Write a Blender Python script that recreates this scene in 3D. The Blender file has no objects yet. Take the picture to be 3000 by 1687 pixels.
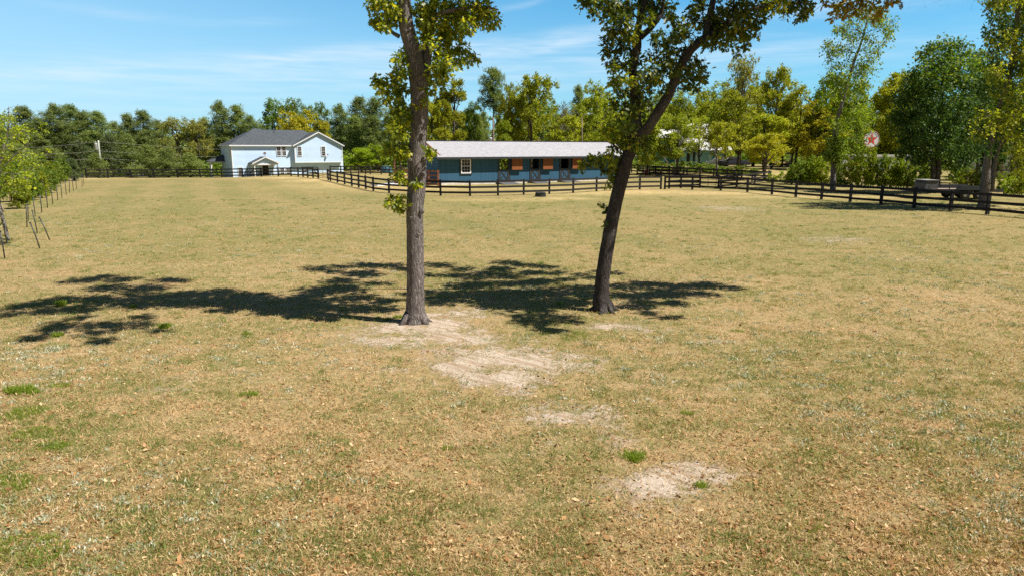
import bpy, math, random
import numpy as np
from mathutils import Vector, Matrix
R = math.radians
sc = bpy.context.scene
COL = sc.collection

# ------------------------------------------------------------------ camera
CAMH = 3.75
TH = R(11.45)
cam_d = bpy.data.cameras.new('camera'); cam = bpy.data.objects.new('camera', cam_d); COL.objects.link(cam)
cam_d.sensor_width = 36.0; cam_d.lens = 24.0; cam_d.clip_start = 0.1; cam_d.clip_end = 3000
cam.location = (0, 0, CAMH); cam.rotation_euler = (R(90) - TH, 0, 0)
sc.camera = cam
sc.render.engine = 'CYCLES'
sc.view_settings.view_transform = 'Standard'; sc.view_settings.look = 'None'
sc.view_settings.gamma = 1.0; sc.view_settings.exposure = 0.52
sc.cycles.use_denoising = False; sc.cycles.max_bounces = 6; sc.cycles.transparent_max_bounces = 4
sc.cycles.diffuse_bounces = 3; sc.cycles.transmission_bounces = 4

# ------------------------------------------------------------------ sun + sky
SUN = Vector((0.67, -0.22, 1.0)).normalized()
sun_d = bpy.data.lights.new('sun', 'SUN'); sun_d.energy = 5.0; sun_d.angle = R(0.5); sun_d.color = (1.0, 0.955, 0.89)
sun = bpy.data.objects.new('sun', sun_d); COL.objects.link(sun)
sun.rotation_euler = SUN.to_track_quat('Z', 'Y').to_euler(); sun.location = (60, -20, 90)

W = bpy.data.worlds.new('World'); sc.world = W; W.use_nodes = True

class NT:
    def __init__(s, nt): s.t = nt; s.n = nt.nodes; s.l = nt.links
    def new(s, typ, **kw):
        n = s.n.new(typ)
        for k, v in kw.items():
            if k.startswith('i_'): n.inputs[int(k[2:])].default_value = v
            else: setattr(n, k, v)
        return n
    def link(s, a, b): s.l.new(a, b)
    def math(s, op, a, b=None, c=None, clamp=False):
        n = s.n.new('ShaderNodeMath'); n.operation = op; n.use_clamp = clamp
        for i, v in enumerate((a, b, c)):
            if v is None: continue
            if isinstance(v, (int, float)): n.inputs[i].default_value = v
            else: s.l.new(v, n.inputs[i])
        return n.outputs[0]
    def mix(s, f, a, b, blend='MIX'):
        n = s.n.new('ShaderNodeMix'); n.data_type = 'RGBA'; n.blend_type = blend
        for i, v in ((0, f), (6, a), (7, b)):
            if isinstance(v, (int, float)): n.inputs[i].default_value = v
            elif isinstance(v, tuple): n.inputs[i].default_value = v if len(v) == 4 else (*v, 1)
            else: s.l.new(v, n.inputs[i])
        return n.outputs[2]
    def noise(s, vec, scale, detail=4, rough=0.55, out=0, dist=0.0):
        n = s.n.new('ShaderNodeTexNoise'); n.inputs['Scale'].default_value = scale
        n.inputs['Detail'].default_value = detail; n.inputs['Roughness'].default_value = rough
        n.inputs['Distortion'].default_value = dist
        if vec is not None: s.l.new(vec, n.inputs['Vector'])
        return n.outputs[out]
    def ramp(s, f, a, b, smooth=True):
        n = s.n.new('ShaderNodeMapRange'); n.interpolation_type = 'SMOOTHSTEP' if smooth else 'LINEAR'
        n.inputs[1].default_value = a; n.inputs[2].default_value = b
        s.l.new(f, n.inputs[0]); return n.outputs[0]
    def vmul(s, v, xyz):
        n = s.n.new('ShaderNodeVectorMath'); n.operation = 'MULTIPLY'; s.l.new(v, n.inputs[0]); n.inputs[1].default_value = xyz
        return n.outputs[0]

def build_world():
    W.node_tree.nodes.clear()
    t = NT(W.node_tree)
    sky = t.new('ShaderNodeTexSky', sky_type='NISHITA', sun_disc=False)
    sky.sun_elevation = math.asin(SUN.z); sky.sun_rotation = math.atan2(SUN.x, SUN.y)
    sky.air_density = 1.0; sky.dust_density = 0.6; sky.ozone_density = 1.0
    tc = t.new('ShaderNodeTexCoord')
    d = tc.outputs['Generated']
    sep = t.new('ShaderNodeSeparateXYZ'); t.link(d, sep.inputs[0])
    x, y, z = sep.outputs
    az = t.math('ARCTAN2', x, y)                     # 0 straight ahead, + to the right
    el = t.math('ARCSINE', z)
    cmb = t.new('ShaderNodeCombineXYZ'); t.link(az, cmb.inputs[0]); t.link(el, cmb.inputs[1])
    ae = cmb.outputs[0]
    # thin cirrus, each a long streak in the sky: (azimuth, elevation, slope, half width, half height, strength)
    warp = t.math('MULTIPLY', t.math('SUBTRACT', t.noise(t.vmul(ae, (2.2, 5, 1)), 2.0, 3), 0.5), 0.035)
    total = None
    for (a0, e0, sl, wa, we, st) in ((-0.42, 0.098, 0.075, 0.42, 0.022, 0.55), (-0.10, 0.140, 0.10, 0.35, 0.007, 0.35),
                                     (0.12, 0.150, 0.10, 0.24, 0.009, 0.55), (0.10, 0.105, 0.04, 0.35, 0.025, 0.40),
                                     (0.40, 0.175, 0.0, 0.14, 0.010, 0.42), (-0.50, 0.035, 0.03, 0.5, 0.04, 0.35),
                                     (0.02, 0.195, 0.16, 0.08, 0.004, 0.30), (-0.5, 0.165, -0.05, 0.07, 0.006, 0.25),
                                     (0.35, 0.125, 0.02, 0.3, 0.02, 0.25), (-0.35, 0.160, 0.05, 0.06, 0.005, 0.18)):
        da = t.math('SUBTRACT', az, a0)
        ce = t.math('ADD', t.math('MULTIPLY', da, sl), e0)
        de = t.math('DIVIDE', t.math('ADD', t.math('SUBTRACT', el, ce), warp), we)
        dd = t.math('DIVIDE', da, wa)
        q = t.math('ADD', t.math('MULTIPLY', de, de), t.math('MULTIPLY', dd, dd))
        g = t.math('MULTIPLY', t.math('POWER', 2.718, t.math('MULTIPLY', q, -1.0)), st)
        total = g if total is None else t.math('ADD', total, g)
    fib = t.noise(t.vmul(ae, (5.0, 60.0, 1)), 1.6, 5, 0.6, dist=0.4)
    fib = t.ramp(fib, 0.25, 0.8)
    cl = t.math('MULTIPLY', t.math('MULTIPLY', total, 0.72), t.math('ADD', t.math('MULTIPLY', fib, 1.1), 0.25), clamp=True)
    hz = t.ramp(el, 0.30, 0.0)
    side = t.ramp(az, 0.35, -0.9)
    low = t.math('MULTIPLY', t.ramp(el, 0.50, 0.20), t.ramp(t.math('ABSOLUTE', az), 1.7, 0.8))
    tint = t.mix(low, t.mix(1.0, sky.outputs[0], (0.50, 0.68, 0.82), 'MULTIPLY'), t.mix(1.0, sky.outputs[0], (0.44, 2.05, 2.75), 'MULTIPLY'))
    base = t.mix(t.math('MULTIPLY', t.math('MULTIPLY', hz, low), 0.42), tint, (11.5, 14.7, 17.5))
    base = t.mix(t.math('MULTIPLY', t.math('MULTIPLY', side, 0.66), t.math('MULTIPLY', low, t.ramp(el, 0.5, 0.0))), base, (11.0, 15.2, 18.1))
    colr = t.mix(cl, base, (16.2, 17.3, 18.6))
    bg = t.new('ShaderNodeBackground'); bg.inputs[1].default_value = 0.05
    colr = t.mix(1.0, colr, (0.72, 0.77, 0.79), 'MULTIPLY'); t.link(colr, bg.inputs[0])
    out = t.new('ShaderNodeOutputWorld'); t.link(bg.outputs[0], out.inputs[0])
build_world()

# ------------------------------------------------------------------ measuring helpers (3000 x 1687 photograph)
F = 2000.0; CX = 1500.0; CY = 843.5
ct, st_ = math.cos(TH), math.sin(TH)
def S(t):
    t = np.clip(t, 0, 1); return t * t * (3 - 2 * t)
def gz(x, y):
    """height of the land"""
    x = np.asarray(x, float); y = np.asarray(y, float)
    z = -1.1 * S((y - 88) / 32) * S((-22 - x) / 34)
    z = z - 2.2 * S((y - 118) / 70) * S((-5 - x) / 60)
    z = z + 0.62 * S((y - 84) / 45) * S((x - 2) / 24) * S((75 - x) / 25)
    z = z + 0.16 * np.exp(-((x + 24) / 11) ** 2 - ((y - 88) / 9) ** 2)
    z = z + 0.035 * np.sin(x * 0.31 + 1.3) * np.sin(y * 0.23) * S((y - 12) / 15)
    return z
def g(x, y): return float(gz(x, y))
def at(px, Y, z=None, py=None):
    """point at forward distance Y seen at column px; its height is z, or follows from the row py, or the ground's"""
    if py is not None:
        k = (CY - py) / F                       # v = k * depth
        z = CAMH + Y * (k * ct - st_) / (ct + k * st_)
        dep = Y * ct + (CAMH - z) * st_
        return Vector(((px - CX) / F * dep, Y, z))
    zz = 0.0 if z is None else z
    for _ in range(3 if z is None else 1):
        dep = Y * ct + (CAMH - zz) * st_
        X = (px - CX) / F * dep
        if z is None: zz = g(X, Y)
    return Vector((X, Y, zz))
def ground_at(px, py):
    d = Vector(((px - CX) / F, ct + (CY - py) / F * st_, -st_ + (CY - py) / F * ct))
    s = 4.0
    for i in range(4000):
        p = Vector((0, 0, CAMH)) + d * s
        h = p.z - g(p.x, p.y)
        if h < 0.002: break
        s += max(0.004, h * 1.2) if h < 0.5 else h
        if s > 400: break
    return p
class Wall:
    """a vertical wall plane: origin, heading; gives (along, height) of what is seen at a pixel"""
    def __init__(s, o, d): s.o = Vector(o); s.d = Vector((d[0], d[1], 0)).normalized(); s.n = Vector((s.d.y, -s.d.x, 0))
    def uv(s, px, py):
        r = Vector(((px - CX) / F, ct + (CY - py) / F * st_, -st_ + (CY - py) / F * ct))
        c = Vector((0, 0, CAMH)); k = (s.o - c).dot(s.n) / r.dot(s.n); p = c + r * k
        return (p - s.o).dot(s.d), p.z
    def u(s, px, py=500): return s.uv(px, py)[0]

# ------------------------------------------------------------------ object helpers
def thing(name, label, cat, loc=(0, 0, 0), rz=0.0, group=None):
    o = bpy.data.objects.new(name, None); COL.objects.link(o); o.location = loc; o.rotation_euler = (0, 0, rz)
    o['label'] = label; o['category'] = cat
    if group: o['group'] = group
    return o
def tag(o, label, cat, group=None, kind=None):
    o['label'] = label
    if cat: o['category'] = cat
    if group: o['group'] = group
    if kind: o['kind'] = kind
    return o
def dup(root, loc=None, rz=None, scale=None, label=None, group=None):
    r = root.copy(); COL.objects.link(r)
    if loc is not None: r.location = loc
    if rz is not None: r.rotation_euler = (0, 0, rz)
    if scale is not None: r.scale = scale
    if label: r['label'] = label
    if group: r['group'] = group
    for ch in list(root.children):
        c = ch.copy(); COL.objects.link(c); c.parent = r
        for gch in ch.children:
            d = gch.copy(); COL.objects.link(d); d.parent = c
    return r
def link(name, me, mat, parent=None, loc=None):
    o = bpy.data.objects.new(name, me); COL.objects.link(o)
    if mat is not None:
        me.materials.clear()
        for m in (mat if isinstance(mat, (list, tuple)) else [mat]): me.materials.append(m)
    if parent: o.parent = parent
    if loc is not None: o.location = loc
    return o
def np_mesh(name, verts, faces, smooth=False, mats=None):
    """faces: (n,k) int array"""
    me = bpy.data.meshes.new(name); verts = np.asarray(verts, np.float32); faces = np.asarray(faces, np.int32)
    n, k = faces.shape
    me.vertices.add(len(verts)); me.vertices.foreach_set('co', verts.ravel())
    me.loops.add(n * k); me.loops.foreach_set('vertex_index', faces.ravel())
    me.polygons.add(n); me.polygons.foreach_set('loop_start', np.arange(0, n * k, k, dtype=np.int32))
    me.polygons.foreach_set('loop_total', np.full(n, k, np.int32))
    if smooth: me.polygons.foreach_set('use_smooth', np.ones(n, bool))
    me.update(calc_edges=True)
    return me
class MB:
    def __init__(s): s.v = []; s.f = []; s.m = []; s.sm = []
    def add(s, vs, fs, mi=0, smooth=False):
        b = len(s.v); s.v += [tuple(v) for v in vs]
        for f in fs: s.f.append(tuple(b + i for i in f)); s.m.append(mi); s.sm.append(smooth)
    def box(s, x0, x1, y0, y1, z0, z1, mi=0, M=None):
        vs = [Vector((x, y, z)) for z in (z0, z1) for y in (y0, y1) for x in (x0, x1)]
        if M: vs = [M @ v for v in vs]
        s.add(vs, [(0, 2, 3, 1), (4, 5, 7, 6), (0, 1, 5, 4), (2, 6, 7, 3), (0, 4, 6, 2), (1, 3, 7, 5)], mi)
    def beam(s, a, b, w, h, up=(0, 0, 1), mi=0):
        """bar from a to b, w wide (sideways), h high"""
        a = Vector(a); b = Vector(b); d = (b - a).normalized(); u = Vector(up)
        sd = d.cross(u)
        if sd.length < 1e-4: sd = Vector((1, 0, 0))
        sd.normalize(); u = sd.cross(d).normalized()
        vs = []
        for p in (a, b):
            for i, j in ((-1, -1), (1, -1), (1, 1), (-1, 1)): vs.append(p + sd * (i * w / 2) + u * (j * h / 2))
        s.add(vs, [(0, 3, 2, 1), (4, 5, 6, 7), (0, 1, 5, 4), (1, 2, 6, 5), (2, 3, 7, 6), (3, 0, 4, 7)], mi)
    def tube(s, pts, rad, n=8, mi=0, cap=True, jit=0.0, rng=None, smooth=True):
        pts = [Vector(p) for p in pts]; rings = []; vs = []
        if isinstance(rad, (int, float)): rad = [rad] * len(pts)
        prev = None
        for i, p in enumerate(pts):
            d = (pts[min(i + 1, len(pts) - 1)] - pts[max(i - 1, 0)])
            if d.length < 1e-6: d = Vector((0, 0, 1))
            d.normalize()
            if prev is None:
                a = Vector((1, 0, 0)) if abs(d.x) < 0.8 else Vector((0, 1, 0))
                sd = d.cross(a).normalized()
            else:
                sd = (prev - d * prev.dot(d))
                sd = sd.normalized() if sd.length > 1e-5 else d.orthogonal().normalized()
            prev = sd; u = d.cross(sd)
            for k in range(n):
                a = 2 * math.pi * k / n; r = rad[i] * (1 + (rng.uniform(-jit, jit) if rng else 0))
                vs.append(p + sd * (math.cos(a) * r) + u * (math.sin(a) * r))
        fs = []
        for i in range(len(pts) - 1):
            for k in range(n):
                a = i * n + k; b = i * n + (k + 1) % n
                fs.append((a, b, b + n, a + n))
        if cap:
            fs.append(tuple(range(n - 1, -1, -1))); fs.append(tuple((len(pts) - 1) * n + k for k in range(n)))
        s.add(vs, fs, mi, smooth)
    def lathe(s, prof, n=16, mi=0, M=None, smooth=True):
        vs = []; m = len(prof)
        for r, z in prof:
            for k in range(n):
                a = 2 * math.pi * k / n; v = Vector((r * math.cos(a), r * math.sin(a), z)); vs.append(M @ v if M else v)
        fs = [(i * n + k, i * n + (k + 1) % n, (i + 1) * n + (k + 1) % n, (i + 1) * n + k) for i in range(m - 1) for k in range(n)]
        s.add(vs, fs, mi, smooth)
    def prism(s, poly, d0, d1, mi=0, M=None):
        """poly in (x,z), extruded along y from d0 to d1"""
        n = len(poly); vs = [Vector((x, d0, z)) for x, z in poly] + [Vector((x, d1, z)) for x, z in poly]
        if M: vs = [M @ v for v in vs]
        s.add(vs, [tuple(range(n)), tuple(range(2 * n - 1, n - 1, -1))] + [(i, i + n, (i + 1) % n + n, (i + 1) % n) for i in range(n)], mi)
    def mesh(s, name='mesh'):
        me = bpy.data.meshes.new(name); me.from_pydata(s.v, [], s.f)
        me.polygons.foreach_set('material_index', s.m); me.polygons.foreach_set('use_smooth', s.sm); me.update(); return me
    def build(s, name, mat, parent=None, loc=None): return link(name, s.mesh(name), mat, parent, loc)
def frame_mat(o, d):
    """matrix of local axes: x along the wall, y INTO the building, z up"""
    d = Vector((d[0], d[1], 0)).normalized(); n = Vector((-d.y, d.x, 0))
    return Matrix(((d.x, n.x, 0, o[0]), (d.y, n.y, 0, o[1]), (0, 0, 1, o[2]), (0, 0, 0, 1)))

# ------------------------------------------------------------------ materials
MT = {}
def mat_new(name):
    m = bpy.data.materials.new(name); m.use_nodes = True; m.node_tree.nodes.clear(); t = NT(m.node_tree)
    out = t.new('ShaderNodeOutputMaterial'); return m, t, out
def simple(name, col, rough=0.7, var=0.12, scale=3.0, metal=0.0, bump=0.0, bscale=20, spec=0.5):
    m, t, out = mat_new(name); p = t.new('ShaderNodeBsdfPrincipled')
    tc = t.new('ShaderNodeTexCoord'); n = t.noise(tc.outputs['Object'], scale, 5, 0.6)
    c = t.mix(t.ramp(n, 0.3, 0.7), tuple(v * (1 - var) for v in col), tuple(min(1, v * (1 + var)) for v in col))
    t.link(c, p.inputs['Base Color']); p.inputs['Roughness'].default_value = rough; p.inputs['Metallic'].default_value = metal
    p.inputs['Specular IOR Level'].default_value = spec
    if bump:
        b = t.new('ShaderNodeBump'); b.inputs['Strength'].default_value = bump; b.inputs['Distance'].default_value = 0.02
        t.link(t.noise(tc.outputs['Object'], bscale, 4), b.inputs['Height']); t.link(b.outputs[0], p.inputs['Normal'])
    t.link(p.outputs[0], out.inputs[0]); MT[name] = m; return m
def leafmat(name, c1, c2, c3=None, trans=0.35, rough=0.55, objvar=0.18, c4=None, gloss=0.3):
    m, t, out = mat_new(name); geo = t.new('ShaderNodeNewGeometry'); oi = t.new('ShaderNodeObjectInfo')
    tc = t.new('ShaderNodeTexCoord')
    ri = geo.outputs['Random Per Island']
    c = t.mix(t.ramp(ri, 0.0, 1.0, False), c1, c2)
    if c3: c = t.mix(t.math('GREATER_THAN', ri, 0.80), c, c3)
    if c4:
        big = t.noise(tc.outputs['Object'], 0.35, 2)
        c = t.mix(t.ramp(big, 0.42, 0.62), c, c4)
    v = t.math('ADD', t.math('MULTIPLY', oi.outputs['Random'], 2 * objvar), 1 - objvar)
    hs = t.new('ShaderNodeHueSaturation'); t.link(c, hs.inputs['Color']); t.link(v, hs.inputs['Value'])
    hv = t.math('ADD', t.math('MULTIPLY', t.math('FRACT', t.math('MULTIPLY', oi.outputs['Random'], 7.3)), 0.02), 0.492)
    t.link(hv, hs.inputs['Hue'])
    p = t.new('ShaderNodeBsdfPrincipled'); t.link(hs.outputs[0], p.inputs['Base Color']); p.inputs['Roughness'].default_value = rough
    p.inputs['Specular IOR Level'].default_value = gloss
    tr = t.new('ShaderNodeBsdfTranslucent')
    tcx = t.mix(1.0, hs.outputs[0], (1.25, 1.3, 0.55), 'MULTIPLY'); t.link(tcx, tr.inputs[0])
    mx = t.new('ShaderNodeMixShader'); mx.inputs[0].default_value = trans
    t.link(p.outputs[0], mx.inputs[1]); t.link(tr.outputs[0], mx.inputs[2]); t.link(mx.outputs[0], out.inputs[0])
    MT[name] = m; return m
# crowns
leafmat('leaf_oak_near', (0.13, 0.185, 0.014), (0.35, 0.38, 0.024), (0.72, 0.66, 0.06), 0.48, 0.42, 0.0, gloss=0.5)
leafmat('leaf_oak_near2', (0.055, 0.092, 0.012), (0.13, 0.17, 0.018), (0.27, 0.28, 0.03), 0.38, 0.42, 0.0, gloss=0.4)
leafmat('leaf_orange', (0.28, 0.20, 0.02), (0.16, 0.16, 0.02), (0.40, 0.24, 0.03), 0.35, 0.45, 0.0)
leafmat('leaf_oak', (0.20, 0.24, 0.016), (0.44, 0.45, 0.026), (0.64, 0.61, 0.07), 0.48)
leafmat('leaf_yellow', (0.27, 0.265, 0.014), (0.52, 0.47, 0.02), (0.64, 0.56, 0.04), 0.42)
leafmat('leaf_green', (0.10, 0.17, 0.02), (0.23, 0.30, 0.035), (0.36, 0.40, 0.06), 0.45)
leafmat('leaf_bright', (0.20, 0.29, 0.014), (0.38, 0.45, 0.02), (0.50, 0.52, 0.04), 0.45)
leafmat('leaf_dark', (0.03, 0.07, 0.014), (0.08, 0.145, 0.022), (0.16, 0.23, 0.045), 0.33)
leafmat('leaf_olive', (0.20, 0.20, 0.04), (0.33, 0.31, 0.065), (0.42, 0.38, 0.11), 0.42)
leafmat('leaf_russet', (0.20, 0.11, 0.03), (0.30, 0.18, 0.045), (0.16, 0.15, 0.03), 0.3)
leafmat('leaf_pine', (0.15, 0.20, 0.062), (0.28, 0.33, 0.10), (0.40, 0.43, 0.14), 0.44, 0.6)
leafmat('leaf_youngpine', (0.085, 0.125, 0.045), (0.135, 0.175, 0.06), (0.21, 0.21, 0.08), 0.25, 0.6)
leafmat('leaf_grey', (0.19, 0.175, 0.14), (0.25, 0.23, 0.19), None, 0.2)
leafmat('leaf_hedge', (0.16, 0.22, 0.016), (0.32, 0.36, 0.028), (0.46, 0.45, 0.045), 0.44)
# ground cover blades
leafmat('grass_green', (0.14, 0.20, 0.04), (0.28, 0.32, 0.08), (0.44, 0.42, 0.16), 0.35, 0.6, 0.0)
leafmat('grass_straw', (0.54, 0.38, 0.17), (0.76, 0.58, 0.31), (0.30, 0.18, 0.08), 0.25, 0.65, 0.0)
leafmat('weed_silver', (0.33, 0.35, 0.22), (0.50, 0.51, 0.36), (0.74, 0.72, 0.58), 0.2, 0.6, 0.0)
leafmat('weed_bright', (0.20, 0.28, 0.03), (0.30, 0.38, 0.045), None, 0.42, 0.5, 0.0)
leafmat('dead_leaf', (0.28, 0.145, 0.055), (0.60, 0.36, 0.14), (0.76, 0.54, 0.28), 0.2, 0.6, 0.0)

def bark(name, c1, c2, scale=1.0, strength=0.9):
    m, t, out = mat_new(name); tc = t.new('ShaderNodeTexCoord'); o = tc.outputs['Object']
    v = t.vmul(o, (1, 1, 0.10))
    vo = t.new('ShaderNodeTexVoronoi', feature='DISTANCE_TO_EDGE'); vo.inputs['Scale'].default_value = 34 * scale
    wn = t.noise(t.vmul(o, (1, 1, 0.3)), 9 * scale, 3, 0.5, out=1)
    va = t.new('ShaderNodeVectorMath', operation='ADD'); t.link(v, va.inputs[0]); t.link(t.vmul(wn, (0.11, 0.11, 0.03)), va.inputs[1])
    t.link(va.outputs[0], vo.inputs['Vector'])
    crack = t.math('ADD', t.math('MULTIPLY', t.ramp(vo.outputs[0], 0.0, 0.30), 0.6), 0.4)
    n1 = t.noise(v, 46 * scale, 6, 0.8); n2 = t.noise(o, 1.3, 4)
    c = t.mix(t.math('MULTIPLY', crack, t.ramp(n1, 0.2, 0.75)), c1, c2)
    c = t.mix(t.math('MULTIPLY', t.ramp(n2, 0.5, 0.7), 0.45), c, (0.24, 0.235, 0.20))
    p = t.new('ShaderNodeBsdfPrincipled'); t.link(c, p.inputs['Base Color']); p.inputs['Roughness'].default_value = 0.9
    p.inputs['Specular IOR Level'].default_value = 0.15
    b = t.new('ShaderNodeBump'); b.inputs['Strength'].default_value = strength; b.inputs['Distance'].default_value = 0.06
    t.link(t.math('ADD', t.math('MULTIPLY', crack, 0.9), t.math('MULTIPLY', n1, 0.5)), b.inputs['Height'])
    t.link(b.outputs[0], p.inputs['Normal']); t.link(p.outputs[0], out.inputs[0]); MT[name] = m; return m
bark('bark_grey', (0.115, 0.095, 0.086), (0.47, 0.41, 0.375))
bark('bark_dark', (0.045, 0.037, 0.035), (0.16, 0.132, 0.122))
bark('bark_far', (0.06, 0.048, 0.038), (0.15, 0.125, 0.10), 0.4)
bark('bark_pale', (0.16, 0.145, 0.125), (0.36, 0.33, 0.29), 0.4)

def ground_material():
    m, t, out = mat_new('ground'); geo = t.new('ShaderNodeNewGeometry'); pos = geo.outputs['Position']
    at_s = t.new('ShaderNodeAttribute', attribute_name='sand'); at_g = t.new('ShaderNodeAttribute', attribute_name='green')
    at_n = t.new('ShaderNodeAttribute', attribute_name='nearness'); at_h = t.new('ShaderNodeAttribute', attribute_name='hay')
    big = t.noise(pos, 0.10, 4, 0.6); mid = t.noise(pos, 0.6, 5, 0.65); fin = t.noise(pos, 5.0, 6, 0.75); vf = t.noise(pos, 26.0, 5, 0.8)
    strk = t.noise(t.vmul(pos, (0.7, 1.2, 1)), 0.8, 6, 0.75)
    straw = t.mix(t.ramp(fin, 0.30, 0.70), (0.225, 0.16, 0.085), (0.445, 0.325, 0.18))
    straw = t.mix(t.ramp(vf, 0.46, 0.70), straw, (0.62, 0.47, 0.26))
    straw = t.mix(t.math('MULTIPLY', t.ramp(vf, 0.44, 0.24), 0.75), straw, (0.16, 0.10, 0.045))
    litter = t.mix(t.ramp(t.noise(pos, 11.0, 4, 0.7), 0.40, 0.62), straw, (0.58, 0.365, 0.185))
    farc = t.mix(1.0, straw, (0.88, 0.90, 0.72), 'MULTIPLY')
    sx = t.new('ShaderNodeSeparateXYZ'); t.link(pos, sx.inputs[0])
    band = t.math('SINE', t.math('ADD', t.math('MULTIPLY', t.math('ADD', t.math('MULTIPLY', sx.outputs[0], 0.905), t.math('MULTIPLY', sx.outputs[1], 0.425)), 1.45), t.math('MULTIPLY', t.noise(pos, 0.12, 3), 5.0)))
    farc = t.mix(t.math('MULTIPLY', t.math('MULTIPLY', t.ramp(band, -0.6, 0.6), t.ramp(t.noise(pos, 0.05, 3), 0.40, 0.60)), 0.50), farc, (0.20, 0.185, 0.07))
    c = t.mix(t.math('MULTIPLY', at_n.outputs['Fac'], 0.8), farc, litter)
    green = t.mix(t.ramp(t.noise(pos, 9.0, 4, 0.7), 0.35, 0.7), (0.11, 0.135, 0.03), (0.25, 0.245, 0.07))
    gm = t.math('ADD', t.math('MULTIPLY', t.ramp(mid, 0.36, 0.60), 0.6), t.math('MULTIPLY', t.ramp(strk, 0.40, 0.62), 0.5))
    gm = t.math('MULTIPLY', gm, t.math('ADD', t.ramp(big, 0.30, 0.62), 0.45))
    gm = t.math('ADD', gm, at_g.outputs['Fac'], clamp=True)
    gm = t.math('MULTIPLY', gm, t.ramp(t.noise(pos, 7, 5, 0.85), 0.36, 0.58))
    brn = t.math('MULTIPLY', t.ramp(t.noise(pos, 0.45, 6, 0.75), 0.50, 0.64), t.ramp(t.noise(pos, 4.0, 4, 0.8), 0.35, 0.6))
    c = t.mix(t.math('MULTIPLY', brn, 0.45), c, (0.40, 0.22, 0.10))
    c = t.mix(t.math('MULTIPLY', gm, 0.78), c, green)
    sti = t.noise(pos, 2.3, 6, 0.85)
    c = t.mix(t.math('MULTIPLY', t.ramp(sti, 0.54, 0.66), 0.5), c, (0.15, 0.145, 0.045))
    c = t.mix(t.math('MULTIPLY', t.ramp(t.noise(pos, 3.7, 5, 0.85), 0.56, 0.70), 0.5), c, (0.60, 0.47, 0.27))
    # pale silvery speckle of weeds seen from afar
    sp = t.math('MULTIPLY', t.ramp(t.noise(pos, 3.1, 5, 0.8), 0.60, 0.72), t.ramp(t.noise(pos, 0.25, 3), 0.48, 0.62))
    c = t.mix(t.math('MULTIPLY', sp, 0.6), c, (0.50, 0.50, 0.38))
    # bare earth
    bare = t.math('MULTIPLY', t.ramp(t.noise(pos, 0.8, 5, 0.7), 0.60, 0.72), t.ramp(t.noise(pos, 7, 3), 0.35, 0.6))
    c = t.mix(t.math('MULTIPLY', bare, 0.55), c, (0.56, 0.42, 0.28))
    # hay-coloured dry thatch
    hay = t.math('MULTIPLY', at_h.outputs['Fac'], t.ramp(t.noise(t.vmul(pos, (0.6, 1.2, 1)), 1.7, 5, 0.8), 0.36, 0.60), clamp=True)
    c = t.mix(t.math('MULTIPLY', hay, 0.9), c, (0.72, 0.52, 0.24))
    # sand, edges broken up by litter
    sn = t.noise(pos, 1.7, 6, 0.75); sn2 = t.noise(pos, 9.0, 4, 0.8)
    sm = t.math('ADD', at_s.outputs['Fac'], t.math('ADD', t.math('MULTIPLY', t.math('SUBTRACT', sn, 0.5), 2.7), t.math('MULTIPLY', t.math('SUBTRACT', sn2, 0.5), 1.3)))
    sm = t.math('MULTIPLY', t.ramp(sm, 0.38, 0.86), t.ramp(at_s.outputs['Fac'], 0.02, 0.35))
    rp = t.new('ShaderNodeVectorRotate', rotation_type='Z_AXIS'); rp.inputs['Angle'].default_value = R(38); t.link(pos, rp.inputs['Vector'])
    rake = t.noise(t.vmul(rp.outputs[0], (0.5, 4.5, 1)), 2.2, 4, 0.6, dist=0.3)
    sand = t.mix(t.ramp(t.noise(pos, 13, 5, 0.8), 0.3, 0.7), (0.44, 0.345, 0.25), (0.66, 0.545, 0.42))
    sand = t.mix(t.math('MULTIPLY', t.ramp(rake, 0.54, 0.40), 0.72), sand, (0.36, 0.24, 0.14))
    c = t.mix(sm, c, sand)
    p = t.new('ShaderNodeBsdfPrincipled'); t.link(c, p.inputs['Base Color']); p.inputs['Roughness'].default_value = 0.95
    p.inputs['Specular IOR Level'].default_value = 0.1
    b = t.new('ShaderNodeBump'); b.inputs['Strength'].default_value = 0.8; b.inputs['Distance'].default_value = 0.05
    h = t.math('ADD', t.math('MULTIPLY', fin, 0.5), t.math('ADD', t.math('MULTIPLY', vf, 0.6), t.math('MULTIPLY', rake, t.math('MULTIPLY', sm, 0.9))))
    t.link(h, b.inputs['Height']); t.link(b.outputs[0], p.inputs['Normal']); t.link(p.outputs[0], out.inputs[0])
    return m
GROUND = ground_material()

def siding_mat():
    return simple('siding_blue', (0.58, 0.745, 0.93), 0.55, 0.03, 0.6)
siding_mat()
simple('trim_white', (0.80, 0.80, 0.80), 0.5, 0.04)
simple('black_paint', (0.014, 0.011, 0.012), 0.75, spec=0.2, var=0.35, scale=5.0) if 0 else simple('black_paint', (0.013, 0.010, 0.011), 0.8, 0.35, 5.0, bump=0.3, bscale=30)
simple('black_worn', (0.055, 0.045, 0.048), 0.6, 0.35, 2.0, bump=0.3)
simple('brown_wood', (0.25, 0.095, 0.045), 0.7, 0.3, 4.0, bump=0.3)
simple('weathered_wood', (0.36, 0.26, 0.19), 0.8, 0.2, 4.0)
simple('dark_trim', (0.028, 0.032, 0.036), 0.5, 0.2)
simple('rubber', (0.035, 0.038, 0.045), 0.7, 0.25, 5.0)
simple('rubber_mat', (0.10, 0.10, 0.105), 0.8, 0.25, 5.0)
simple('metal_grey', (0.45, 0.47, 0.48), 0.45, 0.15, 4.0, metal=0.3)
simple('concrete', (0.62, 0.57, 0.50), 0.85, 0.15, 2.0)
simple('white_roof_metal', (0.80, 0.79, 0.80), 0.45, 0.06, 2.0)
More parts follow.
